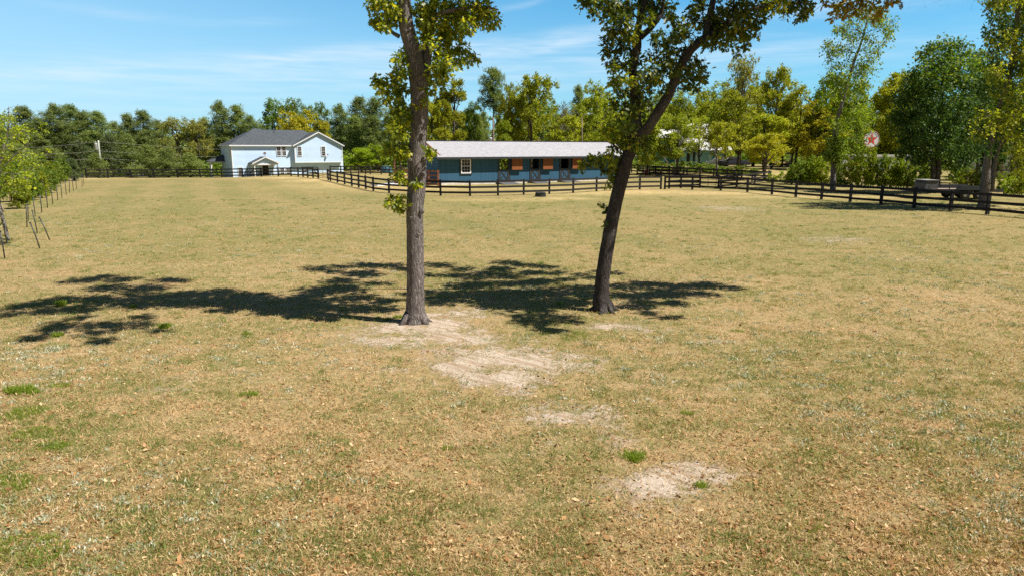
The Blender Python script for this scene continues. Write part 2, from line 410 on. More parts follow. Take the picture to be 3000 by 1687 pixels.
simple('turquoise', (0.22, 0.47, 0.60), 0.7, 0.1, 1.0)
simple('turquoise_dark', (0.03, 0.20, 0.26), 0.7, 0.1, 1.0)
simple('pole_wood', (0.20, 0.13, 0.10), 0.85, 0.2, 3.0)
simple('pole_pale', (0.42, 0.42, 0.37), 0.85, 0.2, 3.0)
simple('red_plastic', (0.62, 0.03, 0.05), 0.4, 0.1)
simple('rust', (0.34, 0.15, 0.085), 0.85, 0.3, 4.0)
simple('sign_white', (0.52, 0.50, 0.45), 0.5, 0.10, 3.0)
simple('sign_red', (0.55, 0.03, 0.02), 0.5, 0.15, 3.0)
simple('sign_green', (0.03, 0.22, 0.08), 0.5, 0.1, 3.0)
simple('truck_paint', (0.10, 0.10, 0.135), 0.28, 0.05, metal=0.6)
simple('car_white', (0.75, 0.77, 0.80), 0.3, 0.03)
simple('car_blue', (0.18, 0.38, 0.48), 0.3, 0.03, metal=0.3)
simple('tyre', (0.02, 0.02, 0.02), 0.8, 0.2)
simple('interior_dark', (0.03, 0.025, 0.022), 0.9, 0.2)
simple('trailer_grey', (0.42, 0.44, 0.46), 0.4, 0.1, metal=0.2)
simple('camper_wall', (0.50, 0.55, 0.58), 0.5, 0.06)
simple('green_roof', (0.36, 0.62, 0.42), 0.5, 0.06)
simple('orange_paint', (0.8, 0.25, 0.05), 0.5, 0.05)
simple('stone_grey', (0.30, 0.29, 0.27), 0.85, 0.25, 3.0)
simple('toy_blue', (0.05, 0.25, 0.60), 0.4, 0.05); simple('toy_green', (0.03, 0.35, 0.25), 0.4, 0.05)
simple('toy_pink', (0.7, 0.08, 0.16), 0.4, 0.05); simple('toy_white', (0.75, 0.75, 0.75), 0.4, 0.05)
simple('toy_tan', (0.5, 0.30, 0.18), 0.5, 0.1); simple('yellow_paint', (0.7, 0.45, 0.05), 0.5, 0.05)
def glass_mat():
    m, t, out = mat_new('window_glass'); p = t.new('ShaderNodeBsdfPrincipled')
    p.inputs['Base Color'].default_value = (0.022, 0.02, 0.026, 1); p.inputs['Roughness'].default_value = 0.08
    tc = t.new('ShaderNodeTexCoord'); b = t.new('ShaderNodeBump'); b.inputs['Strength'].default_value = 0.05
    t.link(t.noise(tc.outputs['Object'], 1.5), b.inputs['Height']); t.link(b.outputs[0], p.inputs['Normal'])
    t.link(p.outputs[0], out.inputs[0]); MT['window_glass'] = m
glass_mat()
def shingle(name, ca, cb, sx=1.0):
    m, t, out = mat_new(name); tc = t.new('ShaderNodeTexCoord'); o = tc.outputs['Object']
    p = t.new('ShaderNodeBsdfPrincipled'); br = t.new('ShaderNodeTexBrick'); br.inputs['Scale'].default_value = 1.0
    br.inputs['Mortar Size'].default_value = 0.012; br.inputs['Brick Width'].default_value = 0.32; br.inputs['Row Height'].default_value = 0.16
    br.inputs['Color1'].default_value = (*ca, 1); br.inputs['Color2'].default_value = (*cb, 1)
    br.inputs['Mortar'].default_value = tuple(v * 0.45 for v in ca) + (1,)
    t.link(o, br.inputs['Vector']); n = t.noise(o, 1.1, 5, 0.7)
    c = t.mix(t.math('MULTIPLY', t.ramp(n, 0.3, 0.7), 0.25), br.outputs[0], tuple(v * 0.75 for v in ca))
    c = t.mix(t.math('MULTIPLY', t.ramp(t.noise(o, 12, 4, 0.8), 0.35, 0.65), 0.3), c, tuple(min(1, v * 1.3) for v in cb))
    t.link(c, p.inputs['Base Color']); p.inputs['Roughness'].default_value = 0.9; p.inputs['Specular IOR Level'].default_value = 0.2
    t.link(p.outputs[0], out.inputs[0]); MT[name] = m
shingle('shingle_grey', (0.33, 0.325, 0.34), (0.46, 0.445, 0.46))
shingle('shingle_dark', (0.062, 0.070, 0.080), (0.105, 0.118, 0.132))
def board_mat(name, c1, c2, groove=0.3, axis=0, gw=0.05):
    """vertical grooved panels, grooves across local x (or y)"""
    m, t, out = mat_new(name); tc = t.new('ShaderNodeTexCoord'); o = tc.outputs['Object']
    sep = t.new('ShaderNodeSeparateXYZ'); t.link(o, sep.inputs[0])
    fr = t.math('FRACT', t.math('DIVIDE', t.math('ADD', sep.outputs[axis], 100.0), groove))
    gmask = t.math('LESS_THAN', fr, gw)
    cell = t.math('FLOOR', t.math('DIVIDE', t.math('ADD', sep.outputs[axis], 100.0), groove))
    wn = t.new('ShaderNodeTexWhiteNoise', noise_dimensions='1D'); t.link(cell, wn.inputs['W'])
    n = t.noise(t.vmul(o, (3, 3, 0.4)), 3.0, 5, 0.7)
    c = t.mix(t.math('ADD', t.math('MULTIPLY', wn.outputs[0], 0.5), t.math('MULTIPLY', n, 0.5)), c1, c2)
    c = t.mix(t.math('MULTIPLY', gmask, 0.6), c, tuple(v * 0.4 for v in c1))
    p = t.new('ShaderNodeBsdfPrincipled'); t.link(c, p.inputs['Base Color']); p.inputs['Roughness'].default_value = 0.65
    p.inputs['Specular IOR Level'].default_value = 0.3
    b = t.new('ShaderNodeBump'); b.invert = True; b.inputs['Strength'].default_value = 0.8; b.inputs['Distance'].default_value = 0.01
    t.link(gmask, b.inputs['Height']); t.link(b.outputs[0], p.inputs['Normal']); t.link(p.outputs[0], out.inputs[0]); MT[name] = m
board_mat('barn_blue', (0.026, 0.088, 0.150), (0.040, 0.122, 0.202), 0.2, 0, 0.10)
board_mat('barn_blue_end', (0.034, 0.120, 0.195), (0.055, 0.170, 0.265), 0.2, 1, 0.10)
board_mat('cedar', (0.21, 0.065, 0.020), (0.33, 0.11, 0.034), 0.14, 0, 0.10)
board_mat('cedar_end', (0.20, 0.07, 0.025), (0.34, 0.12, 0.04), 0.25, 1, 0.12)

# ------------------------------------------------------------------ ground
def ground_sheet():
    def axis(lo, hi, step, far_lo, far_hi, gr=1.09):
        a = list(np.arange(lo, hi + 1e-6, step)); s = step; x = lo; L = []
        while x > far_lo: s *= gr; x -= s; L.append(x)
        s = step; x = hi; Rr = []
        while x < far_hi: s *= gr; x += s; Rr.append(x)
        return np.array(L[::-1] + a + Rr)
    xs = axis(-16, 16, 0.22, -700, 700, 1.06); ys = axis(3, 30, 0.2, -80, 1500, 1.05)
    X, Y = np.meshgrid(xs, ys); Z = gz(X, Y)
    rng = np.random.default_rng(3)
    Z = Z + rng.normal(0, 0.006, Z.shape) * (Y < 40)
    sand = np.zeros_like(X); green = np.zeros_like(X); hay = np.zeros_like(X)
    def blob(arr, px, py, rx, ry, a, rot=0.0, Yd=None):
        p = ground_at(px, py) if Yd is None else at(px, Yd)
        c, s = math.cos(rot), math.sin(rot); dx = X - p.x; dy = Y - p.y
        u = (dx * c + dy * s) / rx; v = (-dx * s + dy * c) / ry
        np.maximum(arr, a * np.exp(-(u * u + v * v)), out=arr)
    for b in ((1110, 970, 1.1, 1.0, .7), (1250, 950, 1.3, 1.4, 1), (1180, 1000, 1.4, .9, .7), (1345, 985, 1.2, 1.0, .9), (1350, 920, 1.2, 1.3, .6), (1330, 1030, .9, .9, .7),
              (1400, 1060, 1.1, 1.3, 1), (1540, 1055, 1.4, .9, 1), (1480, 1105, 1.1, .95, .95), (1620, 1065, .6, .3, .9), (1350, 1090, .6, .3, .7),
              (1690, 1215, .9, .6, .85), (1600, 1195, .5, .35, .7), (1560, 1150, .5, .5, .55), (1180, 1080, .5, .25, .6), (1180, 1215, .35, .2, .6),
              (1950, 1415, .8, .55, .95), (2080, 1375, .5, .32, .9), (1900, 1450, 1.3, .75, .45), (1760, 1290, 1.1, .6, .42), (1850, 1450, .4, .25, .7), (1770, 1290, .3, .15, .5),
              (1800, 955, 1.1, .35, .85), (1890, 965, .8, .3, .6), (480, 1140, .5, .2, .6), (340, 1250, .35, .2, .6), (860, 1105, .9, .2, .55),
              (2250, 1145, 1.0, .12, .7), (2130, 610, 3.4, 3.0, .55), (2450, 703, 2.4, 1.9, .55), (2570, 640, 1.5, 1.0, .4),
              (1560, 1000, .6, .25, .5), (2080, 1000, .7, .25, .55), (1900, 1120, .6, .2, .4), (2700, 760, 1.5, .8, .4), (1300, 1280, .4, .15, .5),
              (240, 1560, .3, .15, .6), (420, 1640, .35, .1, .6), (2000, 1610, .35, .15, .5), (1500, 1330, .3, .15, .5)):
        blob(sand, *b)
    for (px, Yd, rx, ry, a) in ((265, 92, 3.2, 4, 1), (300, 96, 3.0, 3, .7), (500, 93, 5, 1.6, .8), (400, 93, 3, 1.5, .6), (850, 92, 5.5, 5, 1), (930, 84, 3.0, 5, 1),
                                (985, 78, 2.0, 4, .9), (1100, 72, 9, 6, .7), (1250, 68, 9, 5, .7), (1500, 68, 14, 4.0, .55), (1850, 62, 7, 4, .9), (1700, 60, 5, 3, .8),
                                (1640, 53.5, 3, 1.4, .8), (1430, 52, 6, 1.2, .5), (2150, 60, 8, 2.5, .9), (2400, 55, 8, 1.5, .8), (2750, 46, 8, 1.0, .8), (2900, 44, 5, 2, .7),
                                (2350, 100, 12, 12, .6), (1300, 100, 12, 10, .6), (2550, 62, 10, 3, .6), (1000, 96, 10, 8, .55)):
        p = at(px, Yd); u = (X - p.x) / rx; v = (Y - p.y) / ry; np.maximum(hay, a * np.exp(-(u * u + v * v)), out=hay)
    for b in ((80, 1200, .55, .35, .9), (150, 1300, .4, .2, .9), (60, 1620, .5, .3, .9), (1600, 800, 2.2, 2.0, .7), (1400, 830, 2, 1.5, .6), (1680, 960, 1.4, .7, .8), (1560, 985, 1.2, .5, .5),
              (700, 960, 3, .7, .5), (120, 900, 3, 1.2, .6), (2380, 690, 4, 2.5, .6), (2200, 770, 4, 1.2, .5), (2700, 800, 3, 2.5, .4), (2850, 1050, 1.5, 1.5, .4),
              (700, 700, 8, 3, .35), (1500, 600, 10, 5, .3), (500, 620, 7, 3, .3), (2600, 600, 9, 4, .5), (200, 640, 6, 3, .3)):
        blob(green, *b)
    near = 1 - S((Y - 12) / 22)
    me = np_mesh('ground', np.stack([X, Y, Z], -1).reshape(-1, 3),
                 (lambda nx, ny: (lambda i, j: np.stack([j * nx + i, j * nx + i + 1, (j + 1) * nx + i + 1, (j + 1) * nx + i], -1).reshape(-1, 4))(*np.meshgrid(np.arange(nx - 1), np.arange(ny - 1))))(len(xs), len(ys)), True)
    for nm, arr in (('sand', sand), ('green', green), ('nearness', near), ('hay', hay)):
        a = me.attributes.new(nm, 'FLOAT', 'POINT'); a.data.foreach_set('value', arr.ravel().astype(np.float32))
    o = link('ground', me, GROUND); o['kind'] = 'structure'; o['label'] = 'dry tan paddock grass with sandy bare patches'
    # the two masks for scattering
    def sample(x, y):
        ix = np.clip(np.searchsorted(xs, x), 0, len(xs) - 1); iy = np.clip(np.searchsorted(ys, y), 0, len(ys) - 1)
        return sand[iy, ix], green[iy, ix]
    return sample
MASK = ground_sheet()

# ------------------------------------------------------------------ leaves
def rand_rot(n, rng, tilt=1.0):
    """n frames (a,b) of unit vectors: a along the leaf, b across it"""
    a = rng.normal(size=(n, 3)); a[:, 2] *= tilt; a /= np.linalg.norm(a, axis=1)[:, None]
    b = rng.normal(size=(n, 3)); b -= a * (a * b).sum(1)[:, None]; b /= np.linalg.norm(b, axis=1)[:, None]
    return a, b
SHAPES = {
    'diamond': ([(0, 0), (0.5, 0.32), (1, 0), (0.5, -0.32)], [0, 0.05, 0, 0.05]),
    'needle': ([(0, 0), (0.4, 0.13), (1, 0), (0.4, -0.13)], [0, 0, 0, 0]),
    'blade': ([(0, 0.05), (0.55, 0.035), (1, 0), (0.55, -0.05)], [0, 0, 0, 0]),
    'oak': ([(0, 0), (0.22, 0.10), (0.36, 0.30), (0.46, 0.12), (0.66, 0.27), (0.76, 0.09), (1, 0), (0.80, -0.10), (0.62, -0.28), (0.50, -0.12), (0.32, -0.27), (0.2, -0.08)], None),
    'dead': ([(0, 0), (0.3, 0.26), (0.62, 0.16), (1, 0.04), (0.6, -0.25), (0.28, -0.15)], [0.0, 0.12, 0.02, 0.14, 0.1, 0.03]),
}
def leaves(pos, a, b, size, shape='diamond'):
    pts, lift = SHAPES[shape]; k = len(pts); n = len(pos)
    c = np.cross(a, b); size = np.asarray(size)[:, None]
    V = np.empty((n, k, 3), np.float32)
    for i, (u, v) in enumerate(pts):
        w = (0.25 * abs(v) - 0.12 * u * u) if lift is None else lift[i]
        V[:, i] = pos + (a * u + b * v + c * w) * size
    return V.reshape(-1, 3), np.arange(n * k, dtype=np.int32).reshape(n, k)

def clumps_cloud(cent, rad, per, size, rng, shape='diamond', flat=0.7, tilt=0.7, sprays=6):
    """clumps of leaves; each clump is a few sprays, each spray a knot of leaves"""
    P = []; 
    for c, r, m in zip(cent, rad, per):
        ns = sprays; d = rng.normal(size=(ns, 3)); d /= np.linalg.norm(d, axis=1)[:, None]; d[:, 2] *= flat
        sc_ = c + d * r * rng.uniform(0.35, 1.0, (ns, 1))
        idx = rng.integers(0, ns, m)
        P.append(sc_[idx] + rng.normal(size=(m, 3)) * r * 0.26 * np.array([1, 1, flat]))
    P = np.concatenate(P); n = len(P); a, b = rand_rot(n, rng, tilt)
    return leaves(P, a, b, rng.uniform(0.65, 1.25, n) * size, shape)

def limb(mb, p0, p1, r0, r1, rng, n=6, seg=4, bend=0.12):
    p0 = Vector(p0); p1 = Vector(p1); L = (p1 - p0).length; pts = []; rr = []
    off = Vector((rng.uniform(-1, 1), rng.uniform(-1, 1), rng.uniform(-0.4, 0.9))) * L * bend
    for i in range(seg + 1):
        t = i / seg; pts.append(p0.lerp(p1, t) + off * math.sin(math.pi * t)); rr.append(r0 + (r1 - r0) * t)
    mb.tube(pts, rr, n); return pts

PROTO = {}
def proto_deciduous(key, seed, H=15.0, Rr=5.0, base=0.28, nclump=150, per=75, leaf=0.36, mat='leaf_oak', top=1.0, loose=0.0, barkm='bark_far', fork=False):
    rng = np.random.default_rng(seed); rn = random.Random(seed)
    mb = MB(); tp = [Vector((0, 0, -0.3))]; rr = [0.34]
    lean = Vector((rn.uniform(-.06, .06), rn.uniform(-.06, .06), 0))
    for i in range(1, 6):
        z = H * 0.82 * i / 5; tp.append(Vector((lean.x * z + rn.uniform(-.2, .2), lean.y * z + rn.uniform(-.2, .2), z))); rr.append(0.30 * (1 - i / 5.6))
    mb.tube(tp, rr, 8)
    cents = []; rads = []
    cz = H * (base + 1) / 2; hz = H * (1 - base) / 2
    lobes = []
    for i in range(17):
        a = rn.uniform(0, 2 * math.pi) if i > 9 else i * 2.4; e = rn.uniform(-0.95, 0.95)
        rad = Rr * math.sqrt(max(0.08, 1 - e * e)) * rn.uniform(0.40, 0.76)
        lobes.append((Vector((math.cos(a) * rad, math.sin(a) * rad, cz + e * hz * 0.80)), rn.uniform(0.30, 0.50) * Rr))
    lobes.append((Vector((rn.uniform(-1, 1), rn.uniform(-1, 1), H * 0.90 * top)), 0.30 * Rr))
    for L, lr in lobes:
        z0 = max(H * base * 0.8, L.z - lr * 1.6 - rn.uniform(0.5, 2)); f = min(1, z0 / (H * 0.82)); i0 = min(4, int(f * 5)); q = tp[i0].lerp(tp[i0 + 1], f * 5 - i0)
        limb(mb, q, L, 0.11, 0.035, rn)
        for j in range(max(2, nclump // len(lobes))):
            d = Vector((rn.gauss(0, 1), rn.gauss(0, 1), rn.gauss(0, 1))).normalized() * lr * (rn.uniform(0.35, 1.0 + loose)); d.z *= 1.0
            c = L + d; cents.append((c.x, c.y, c.z)); rads.append(rn.uniform(0.55, 0.95) * (Rr / 5))
            if j % 3 == 0: limb(mb, L, c, 0.035, 0.012, rn, 4, 2)
    cents = np.array(cents); rads = np.array(rads)
    V, Fc = clumps_cloud(cents, rads, [per] * len(cents), leaf, rng, flat=1.0)
    root = {'trunk': (mb.mesh('trunk'), barkm), 'crown': (np_mesh('crown', V, Fc), mat), 'H': H, 'R': Rr}
    PROTO[key] = root
def proto_pine(key, seed, H=18.0, Rr=3.2, base=0.34, whorls=19, mat='leaf_pine', leaf=0.42, dense=1.0, conic=0.6, barkm='bark_far'):
    rng = np.random.default_rng(seed); rn = random.Random(seed); mb = MB()
    tp = [Vector((rn.uniform(-.15, .15), rn.uniform(-.15, .15), H * 0.97 * i / 6 - 0.3)) for i in range(7)]
    mb.tube(tp, [0.26 * (1 - i / 6.6) for i in range(7)], 7)
    cents = []; rads = []
    for w in range(whorls):
        t = w / (whorls - 1); z = H * (base + (0.97 - base) * t)
        R0 = Rr * ((1 - t) ** conic * 0.9 + 0.14) * (0.75 if w == 0 else 1)
        for b in range(rn.randint(5, 7)):
            a = rn.uniform(0, 2 * math.pi); L = R0 * rn.uniform(0.55, 1.12)
            e = Vector((math.cos(a) * L, math.sin(a) * L, z + L * rn.uniform(-0.05, 0.35)))
            mb.tube([Vector((0, 0, z)), e], [0.05, 0.015], 4)
            m = max(2, int(L / 0.6))
            for j in range(m):
                f = (j + 1) / m; cents.append((e.x * f + rn.gauss(0, .2), e.y * f + rn.gauss(0, .2), z + (e.z - z) * f + rn.gauss(.1, .3))); rads.append(rn.uniform(0.5, 0.85))
    cents = np.array(cents); rads = np.array(rads)
    V, Fc = clumps_cloud(cents, rads, [int(48 * dense)] * len(cents), leaf, rng, 'needle', 1.0, 0.9, 5)
    PROTO[key] = {'trunk': (mb.mesh('trunk'), barkm), 'crown': (np_mesh('crown', V, Fc), mat), 'H': H, 'R': Rr}
def proto_shrub(key, seed, mat='leaf_hedge', H=2.4, Rr=1.4, per=70, leaf=0.17, ncl=44, stems=5):
    rng = np.random.default_rng(seed); rn = random.Random(seed); mb = MB(); cents = []; rads = []
    for i in range(stems):
        a = rn.uniform(0, 6.28); p = Vector((math.cos(a) * Rr * .5, math.sin(a) * Rr * .5, H * rn.uniform(.6, .9)))
        limb(mb, (p.x * .15, p.y * .15, -0.1), p, 0.035, 0.012, rn, 5, 3)
    for i in range(ncl):
        a = rn.uniform(0, 6.28); z = H * rn.uniform(0.12, 0.98); r = Rr * math.sqrt(max(0.05, 1 - ((z / H) - 0.45) ** 2 * 2.6)) * math.sqrt(rn.uniform(0.1, 1))
        cents.append((math.cos(a) * r, math.sin(a) * r, z)); rads.append(rn.uniform(0.22, 0.5) * Rr / 1.4)
    V, Fc = clumps_cloud(np.array(cents), rads, [per] * ncl, leaf, rng)
    PROTO[key] = {'trunk': (mb.mesh('stem'), 'bark_far'), 'crown': (np_mesh('crown', V, Fc), mat), 'H': H, 'R': Rr}
MESHVAR = {}
def plant_tree(key, name, cat, label, px, Y, top=None, width=None, mat=None, group=None, rz=None, zoff=0.0, seed=0, base_at=None, Hm=None, barkm=None):
    """a tree standing at column px, distance Y, as high as the row top and width pixels wide"""
    P = PROTO[key]; loc = at(px, Y) if base_at is None else Vector(base_at); loc.z += zoff
    if top is not None: H = at(px, Y, py=top).z - loc.z
    else: H = Hm
    sz = H / P['H']; dep = Y * ct
    sx = (width / F * dep / 2) / P['R'] if width else sz
    rn = random.Random(int(px * 7 + Y * 13 + seed))
    root = thing(name, label, cat, loc, rn.uniform(0, 6.28) if rz is None else rz, group); root.scale = (sx, sx, sz)
    for part in ('trunk', 'crown'):
        me, m = P[part]
        if part == 'crown' and mat: m = mat
        if part == 'trunk' and barkm: m = barkm
        kk = (key, part, m)
        if kk not in MESHVAR:
            mm = me if not any(k[0] == key and k[1] == part for k in MESHVAR) else me.copy()
            mm.materials.clear(); mm.materials.append(MT[m]); MESHVAR[kk] = mm
        o = bpy.data.objects.new(('stem' if cat in ('shrub', 'bush') and part == 'trunk' else part), MESHVAR[kk]); COL.objects.link(o); o.parent = root
    return root
proto_deciduous('oakA', 11); proto_deciduous('oakB', 12, Rr=5.4, base=0.22, loose=0.15); proto_deciduous('oakC', 13, base=0.3, nclump=120, loose=0.25)
proto_deciduous('oakD', 14, Rr=4.6, base=0.16, nclump=170)
proto_deciduous('mapleA', 15, Rr=4.5, base=0.18, leaf=0.32, mat='leaf_green'); proto_deciduous('tallA', 16, H=17, Rr=3.6, base=0.12, nclump=160, per=70, leaf=0.32, mat='leaf_green')
proto_deciduous('looseA', 17, H=15, Rr=4.4, base=0.3, nclump=110, per=52, leaf=0.32, mat='leaf_olive', loose=0.4)
proto_deciduous('bareA', 18, H=13, Rr=3.8, base=0.25, nclump=90, per=18, leaf=0.25, mat='leaf_grey', loose=0.3, barkm='bark_pale')
proto_pine('pineA', 21); proto_pine('pineB', 22, Rr=3.6, base=0.22, conic=0.5, whorls=21); proto_pine('pineC', 23, Rr=3.0, base=0.12, conic=0.8, whorls=22)
proto_pine('pineD', 24, H=20, Rr=2.9, base=0.5, whorls=15); proto_pine('pineLow', 25, H=8, Rr=2.6, base=0.06, whorls=13, conic=0.75, leaf=0.36, mat='leaf_youngpine')
proto_pine('pineSolo', 26, H=18, Rr=2.7, base=0.60, whorls=10, conic=0.25, dense=1.4)
proto_shrub('shrubA', 31); proto_shrub('shrubB', 32, Rr=1.2, H=2.0); proto_shrub('shrubC', 33, H=2.8, Rr=1.1)
# ------------------------------------------------------------------ white-blue house
HD = (math.sin(R(58)), math.cos(R(58)))
def siding(mb, M, x0, x1, z0, z1, y=0.0, lap=0.19, dep=0.028, poly=None):
    """clapboards as real laps; poly(z)->(xa,xb) narrows each board (gables)"""
    n = max(1, int(round((z1 - z0) / lap))); h = (z1 - z0) / n
    for i in range(n):
        a = z0 + i * h; b = a + h; xa0, xb0 = poly(a) if poly else (x0, x1); xa1, xb1 = poly(b) if poly else (x0, x1)
        if xb0 - xa0 < 0.05: continue
        vs = [(xa0, y - dep, a), (xb0, y - dep, a), (xb1, y - 0.004, b), (xa1, y - 0.004, b), (xa0, y + 0.02, a), (xb0, y + 0.02, a)]
        mb.add([M @ Vector(v) for v in vs], [(0, 1, 2, 3), (4, 5, 1, 0)], 0)
def window(parent, M, x0, x1, z0, z1, y, cols=3, rows=2, sashes=2, cas=0.09, frame='trim_white', mull='trim_white', casemat=None):
    """a window standing on the wall: frame > pane"""
    mb = MB()
    for a in ((x0 - cas, x1 + cas, z1, z1 + cas), (x0 - cas, x1 + cas, z0 - cas, z0), (x0 - cas, x0, z0, z1), (x1, x1 + cas, z0, z1)):
        mb.box(a[0], a[1], y - 0.09, y, a[2], a[3], 0, M)
    if sashes == 2:
        zm = (z0 + z1) / 2; mb.box(x0, x1, y - 0.075, y - 0.01, zm - 0.03, zm + 0.03, 0, M)
        halves = ((z0, zm - 0.03), (zm + 0.03, z1))
    else: halves = ((z0, z1),)
    for za, zb in halves:
        for c in range(1, cols): x = x0 + (x1 - x0) * c / cols; mb.box(x - 0.009, x + 0.009, y - 0.05, y - 0.03, za, zb, 0, M)
        for r in range(1, rows): z = za + (zb - za) * r / rows; mb.box(x0, x1, y - 0.048, y - 0.032, z - 0.009, z + 0.009, 0, M)
    w = mb.build('window', MT[frame], parent)
    g_ = MB(); g_.box(x0, x1, y - 0.03, y - 0.012, z0, z1, 0, M); g_.build('pane', MT['window_glass'], w)
    return w
def roof_slab(mb, M, quad, t=0.14, mi=0):
    """thin slab under a quad or triangle given in local coordinates"""
    q = [Vector(v) for v in quad]; n = (q[1] - q[0]).cross(q[2] - q[0]).normalized()
    if n.z < 0: n = -n
    k = len(q); vs = [M @ v for v in q] + [M @ (v - Vector((0, 0, t))) for v in q]
    mb.add(vs, [tuple(range(k)), tuple(range(2 * k - 1, k - 1, -1))] + [(i, i + k, (i + 1) % k + k, (i + 1) % k) for i in range(k)], mi)

def build_house():
    o = at(679, 115, z=3.0); ZB = -1.25; wl = Wall(o, HD); L = wl.u(1003.5, 440)
    root = thing('house', 'two-storey pale blue clapboard house with dark shingle roof beyond the paddock fence', 'house', (0, 0, 0))
    M = frame_mat((o.x, o.y, 0), HD)
    ze = wl.uv(760, 425.5)[1]; uw = wl.u(862, 440)                        # eave height, start of the gabled wing
    D = 10.0; zr = ze + 2.65; pj = 0.75
    wing = Wall(o + Vector((wl.n.x, wl.n.y, 0)) * pj, HD)
    # main walls
    mb = MB(); siding(mb, M, 0, uw + 0.1, ZB, ze, 0.0)
    # left end wall, built in its own frame: heading into the house
    ML = frame_mat(tuple(M @ Vector((0, D, 0))), (-(M @ Vector((0, 1, 0)) - M @ Vector((0, 0, 0))).x, -(M @ Vector((0, 1, 0)) - M @ Vector((0, 0, 0))).y))
    siding(mb, ML, 0, D, ZB, ze, 0.0)
    mb.box(0.03, L, 0.03, D, ZB, ze, 0, M)                                  # body behind the boards
    mb.build('wall', MT['siding_blue'], root)
    # wing: upper storey stands forward
    zbot = wing.uv(930, 476)[1]; u0 = wing.u(863, 440); u1 = wing.u(1002, 440); uc = wing.u(931.5, 400); zg = wing.uv(931.5, 386.5)[1]
    slope = (zg - 0.15 - ze) / ((u1 - u0) / 2)
    mb = MB(); siding(mb, M, u0, u1, zbot, ze, -pj)
    def gp(z): f = (z - ze) / slope; return (u0 + f, u1 - f)
    siding(mb, M, u0, u1, ze, ze + slope * (u1 - u0) / 2, -pj, poly=gp)
    mb.box(u0 + 0.02, u1 - 0.02, -pj + 0.03, 0.5, zbot + 0.02, ze, 0, M)
    mb.prism([(u0 + 0.02, ze), (u1 - 0.02, ze), ((u0 + u1) / 2, ze + slope * (u1 - u0) / 2 - 0.03)], -pj + 0.03, D, 0, M)
    mb.build('wing_wall', MT['siding_blue'], root)
    mb = MB(); siding(mb, M, u0, u1, ZB, zbot, -0.04); mb.build('lower_wall', MT['siding_blue'], root)
    # roofs
    oh = 0.35; h = slope
    mb = MB(); ap = 5.0; zap = zr + 0.25; d2 = D / 2
    um = (u0 + u1) / 2; ur = um - 1.0
    roof_slab(mb, M, [(-oh, -oh, ze - 0.05), (uw + 0.2, -oh, ze - 0.05), (ur, d2, zr), (ap + 1.2, d2, zr), (ap, d2, zap)])
    roof_slab(mb, M, [(uw + .2, -oh, ze - 0.05), (u1, 0.1, ze - 0.25), (ur, d2, zr)]); roof_slab(mb, M, [(u1, 0.1, ze - .25), (u1, D + oh, ze - .05), (ur, d2, zr)])
    roof_slab(mb, M, [(-oh, -oh, ze - 0.05), (ap, d2, zap), (-oh, D + oh, ze - 0.05)])
    roof_slab(mb, M, [(-oh, D + oh, ze - 0.05), (ap, d2, zap), (ap + 1.2, d2, zr), (ur, d2, zr), (u1, D + oh, ze - 0.05)])
    um = (u0 + u1) / 2; zz = ze + slope * (u1 - u0) / 2 + 0.12; e0 = u0 - oh; e1 = u1 + oh; zee = zz - slope * (um - e0)
    roof_slab(mb, M, [(e0, -pj - oh, zee), (um, -pj - oh, zz), (um, D, zz), (e0, D, zee)])
    roof_slab(mb, M, [(um, -pj - oh, zz), (e1, -pj - oh, zee), (e1, D, zee), (um, D, zz)])
    mb.box(uw - 2.2, uw - 2.1, d2 - 1.2, d2 - 1.1, zr - 0.4, zr + 0.25, 0, M)
    mb.box(1.2, 1.32, d2 - 2.4, d2 - 2.28, ze + 1.2, ze + 1.7, 0, M)
    mb.build('roof', MT['shingle_dark'], root)
    # trim: fascias, corner boards, rake boards
    mb = MB()
    mb.box(-oh - 0.03, uw + 0.1, -oh - 0.06, -oh - 0.01, ze - 0.21, ze - 0.03, 0, M)
    mb.box(-oh - 0.05, -oh - 0.012, -oh, D + oh, ze - 0.21, ze - 0.03, 0, M)
    mb.box(-oh, uw, -oh, 0.0, ze - 0.23, ze - 0.20, 0, M)
    P = lambda x, y, z: M @ Vector((x, y, z))
    for xa, xb in ((e0, um), (e1, um)):
        mb.beam(P(xa, -pj - oh - 0.03, zee - 0.1), P(xb, -pj - oh - 0.03, zz - 0.1), 0.05, 0.17)
    mb.box(-0.06, 0.08, -0.06, 0.06, ZB, ze - 0.2, 0, M)
    for u in (u0 - 0.02, u1 - 0.12): mb.box(u, u + 0.14, -pj - 0.05, -pj + 0.06, zbot, ze + 0.05, 0, M)
    mb.box(u0, u1, -pj - 0.055, -pj, zbot - 0.07, zbot + 0.05, 0, M); mb.box(u1 - 0.14, u1, -0.09, 0.06, ZB, zbot - 0.08, 0, M)
    mb.build('trim', MT['trim_white'], root)
    # windows on the main wall and wing
    for a, b in ((809, 823.5), (824.5, 839)):
        (xa, zb_), (xb, za) = wl.uv(a + 1.2, 430.5), wl.uv(b - 1.2, 456.5); window(root, M, xa, xb, za, zb_, -0.03)
    for a, b in ((870.5, 884), (940.5, 953.5)):
        (xa, zb_), (xb, za) = wing.uv(a + .8, 431), wing.uv(b - .8, 457); window(root, M, xa, xb, za, zb_, -pj - 0.03)
    for a, b in ((697.5, 711.5), (819.5, 834), (837, 850.5)):
        (xa, zb_), (xb, za) = wl.uv(a + .8, 492.5), wl.uv(b - .8, 519); window(root, M, xa, xb, za, zb_, -0.03)
    window(root, ML, D - 1.3, D - 0.75, ze - 2.0, ze - 0.55, -0.03, cols=2)
    # front porch
    pd = 3.3; fw = Wall(o + Vector((wl.n.x, wl.n.y, 0)) * pd, HD)
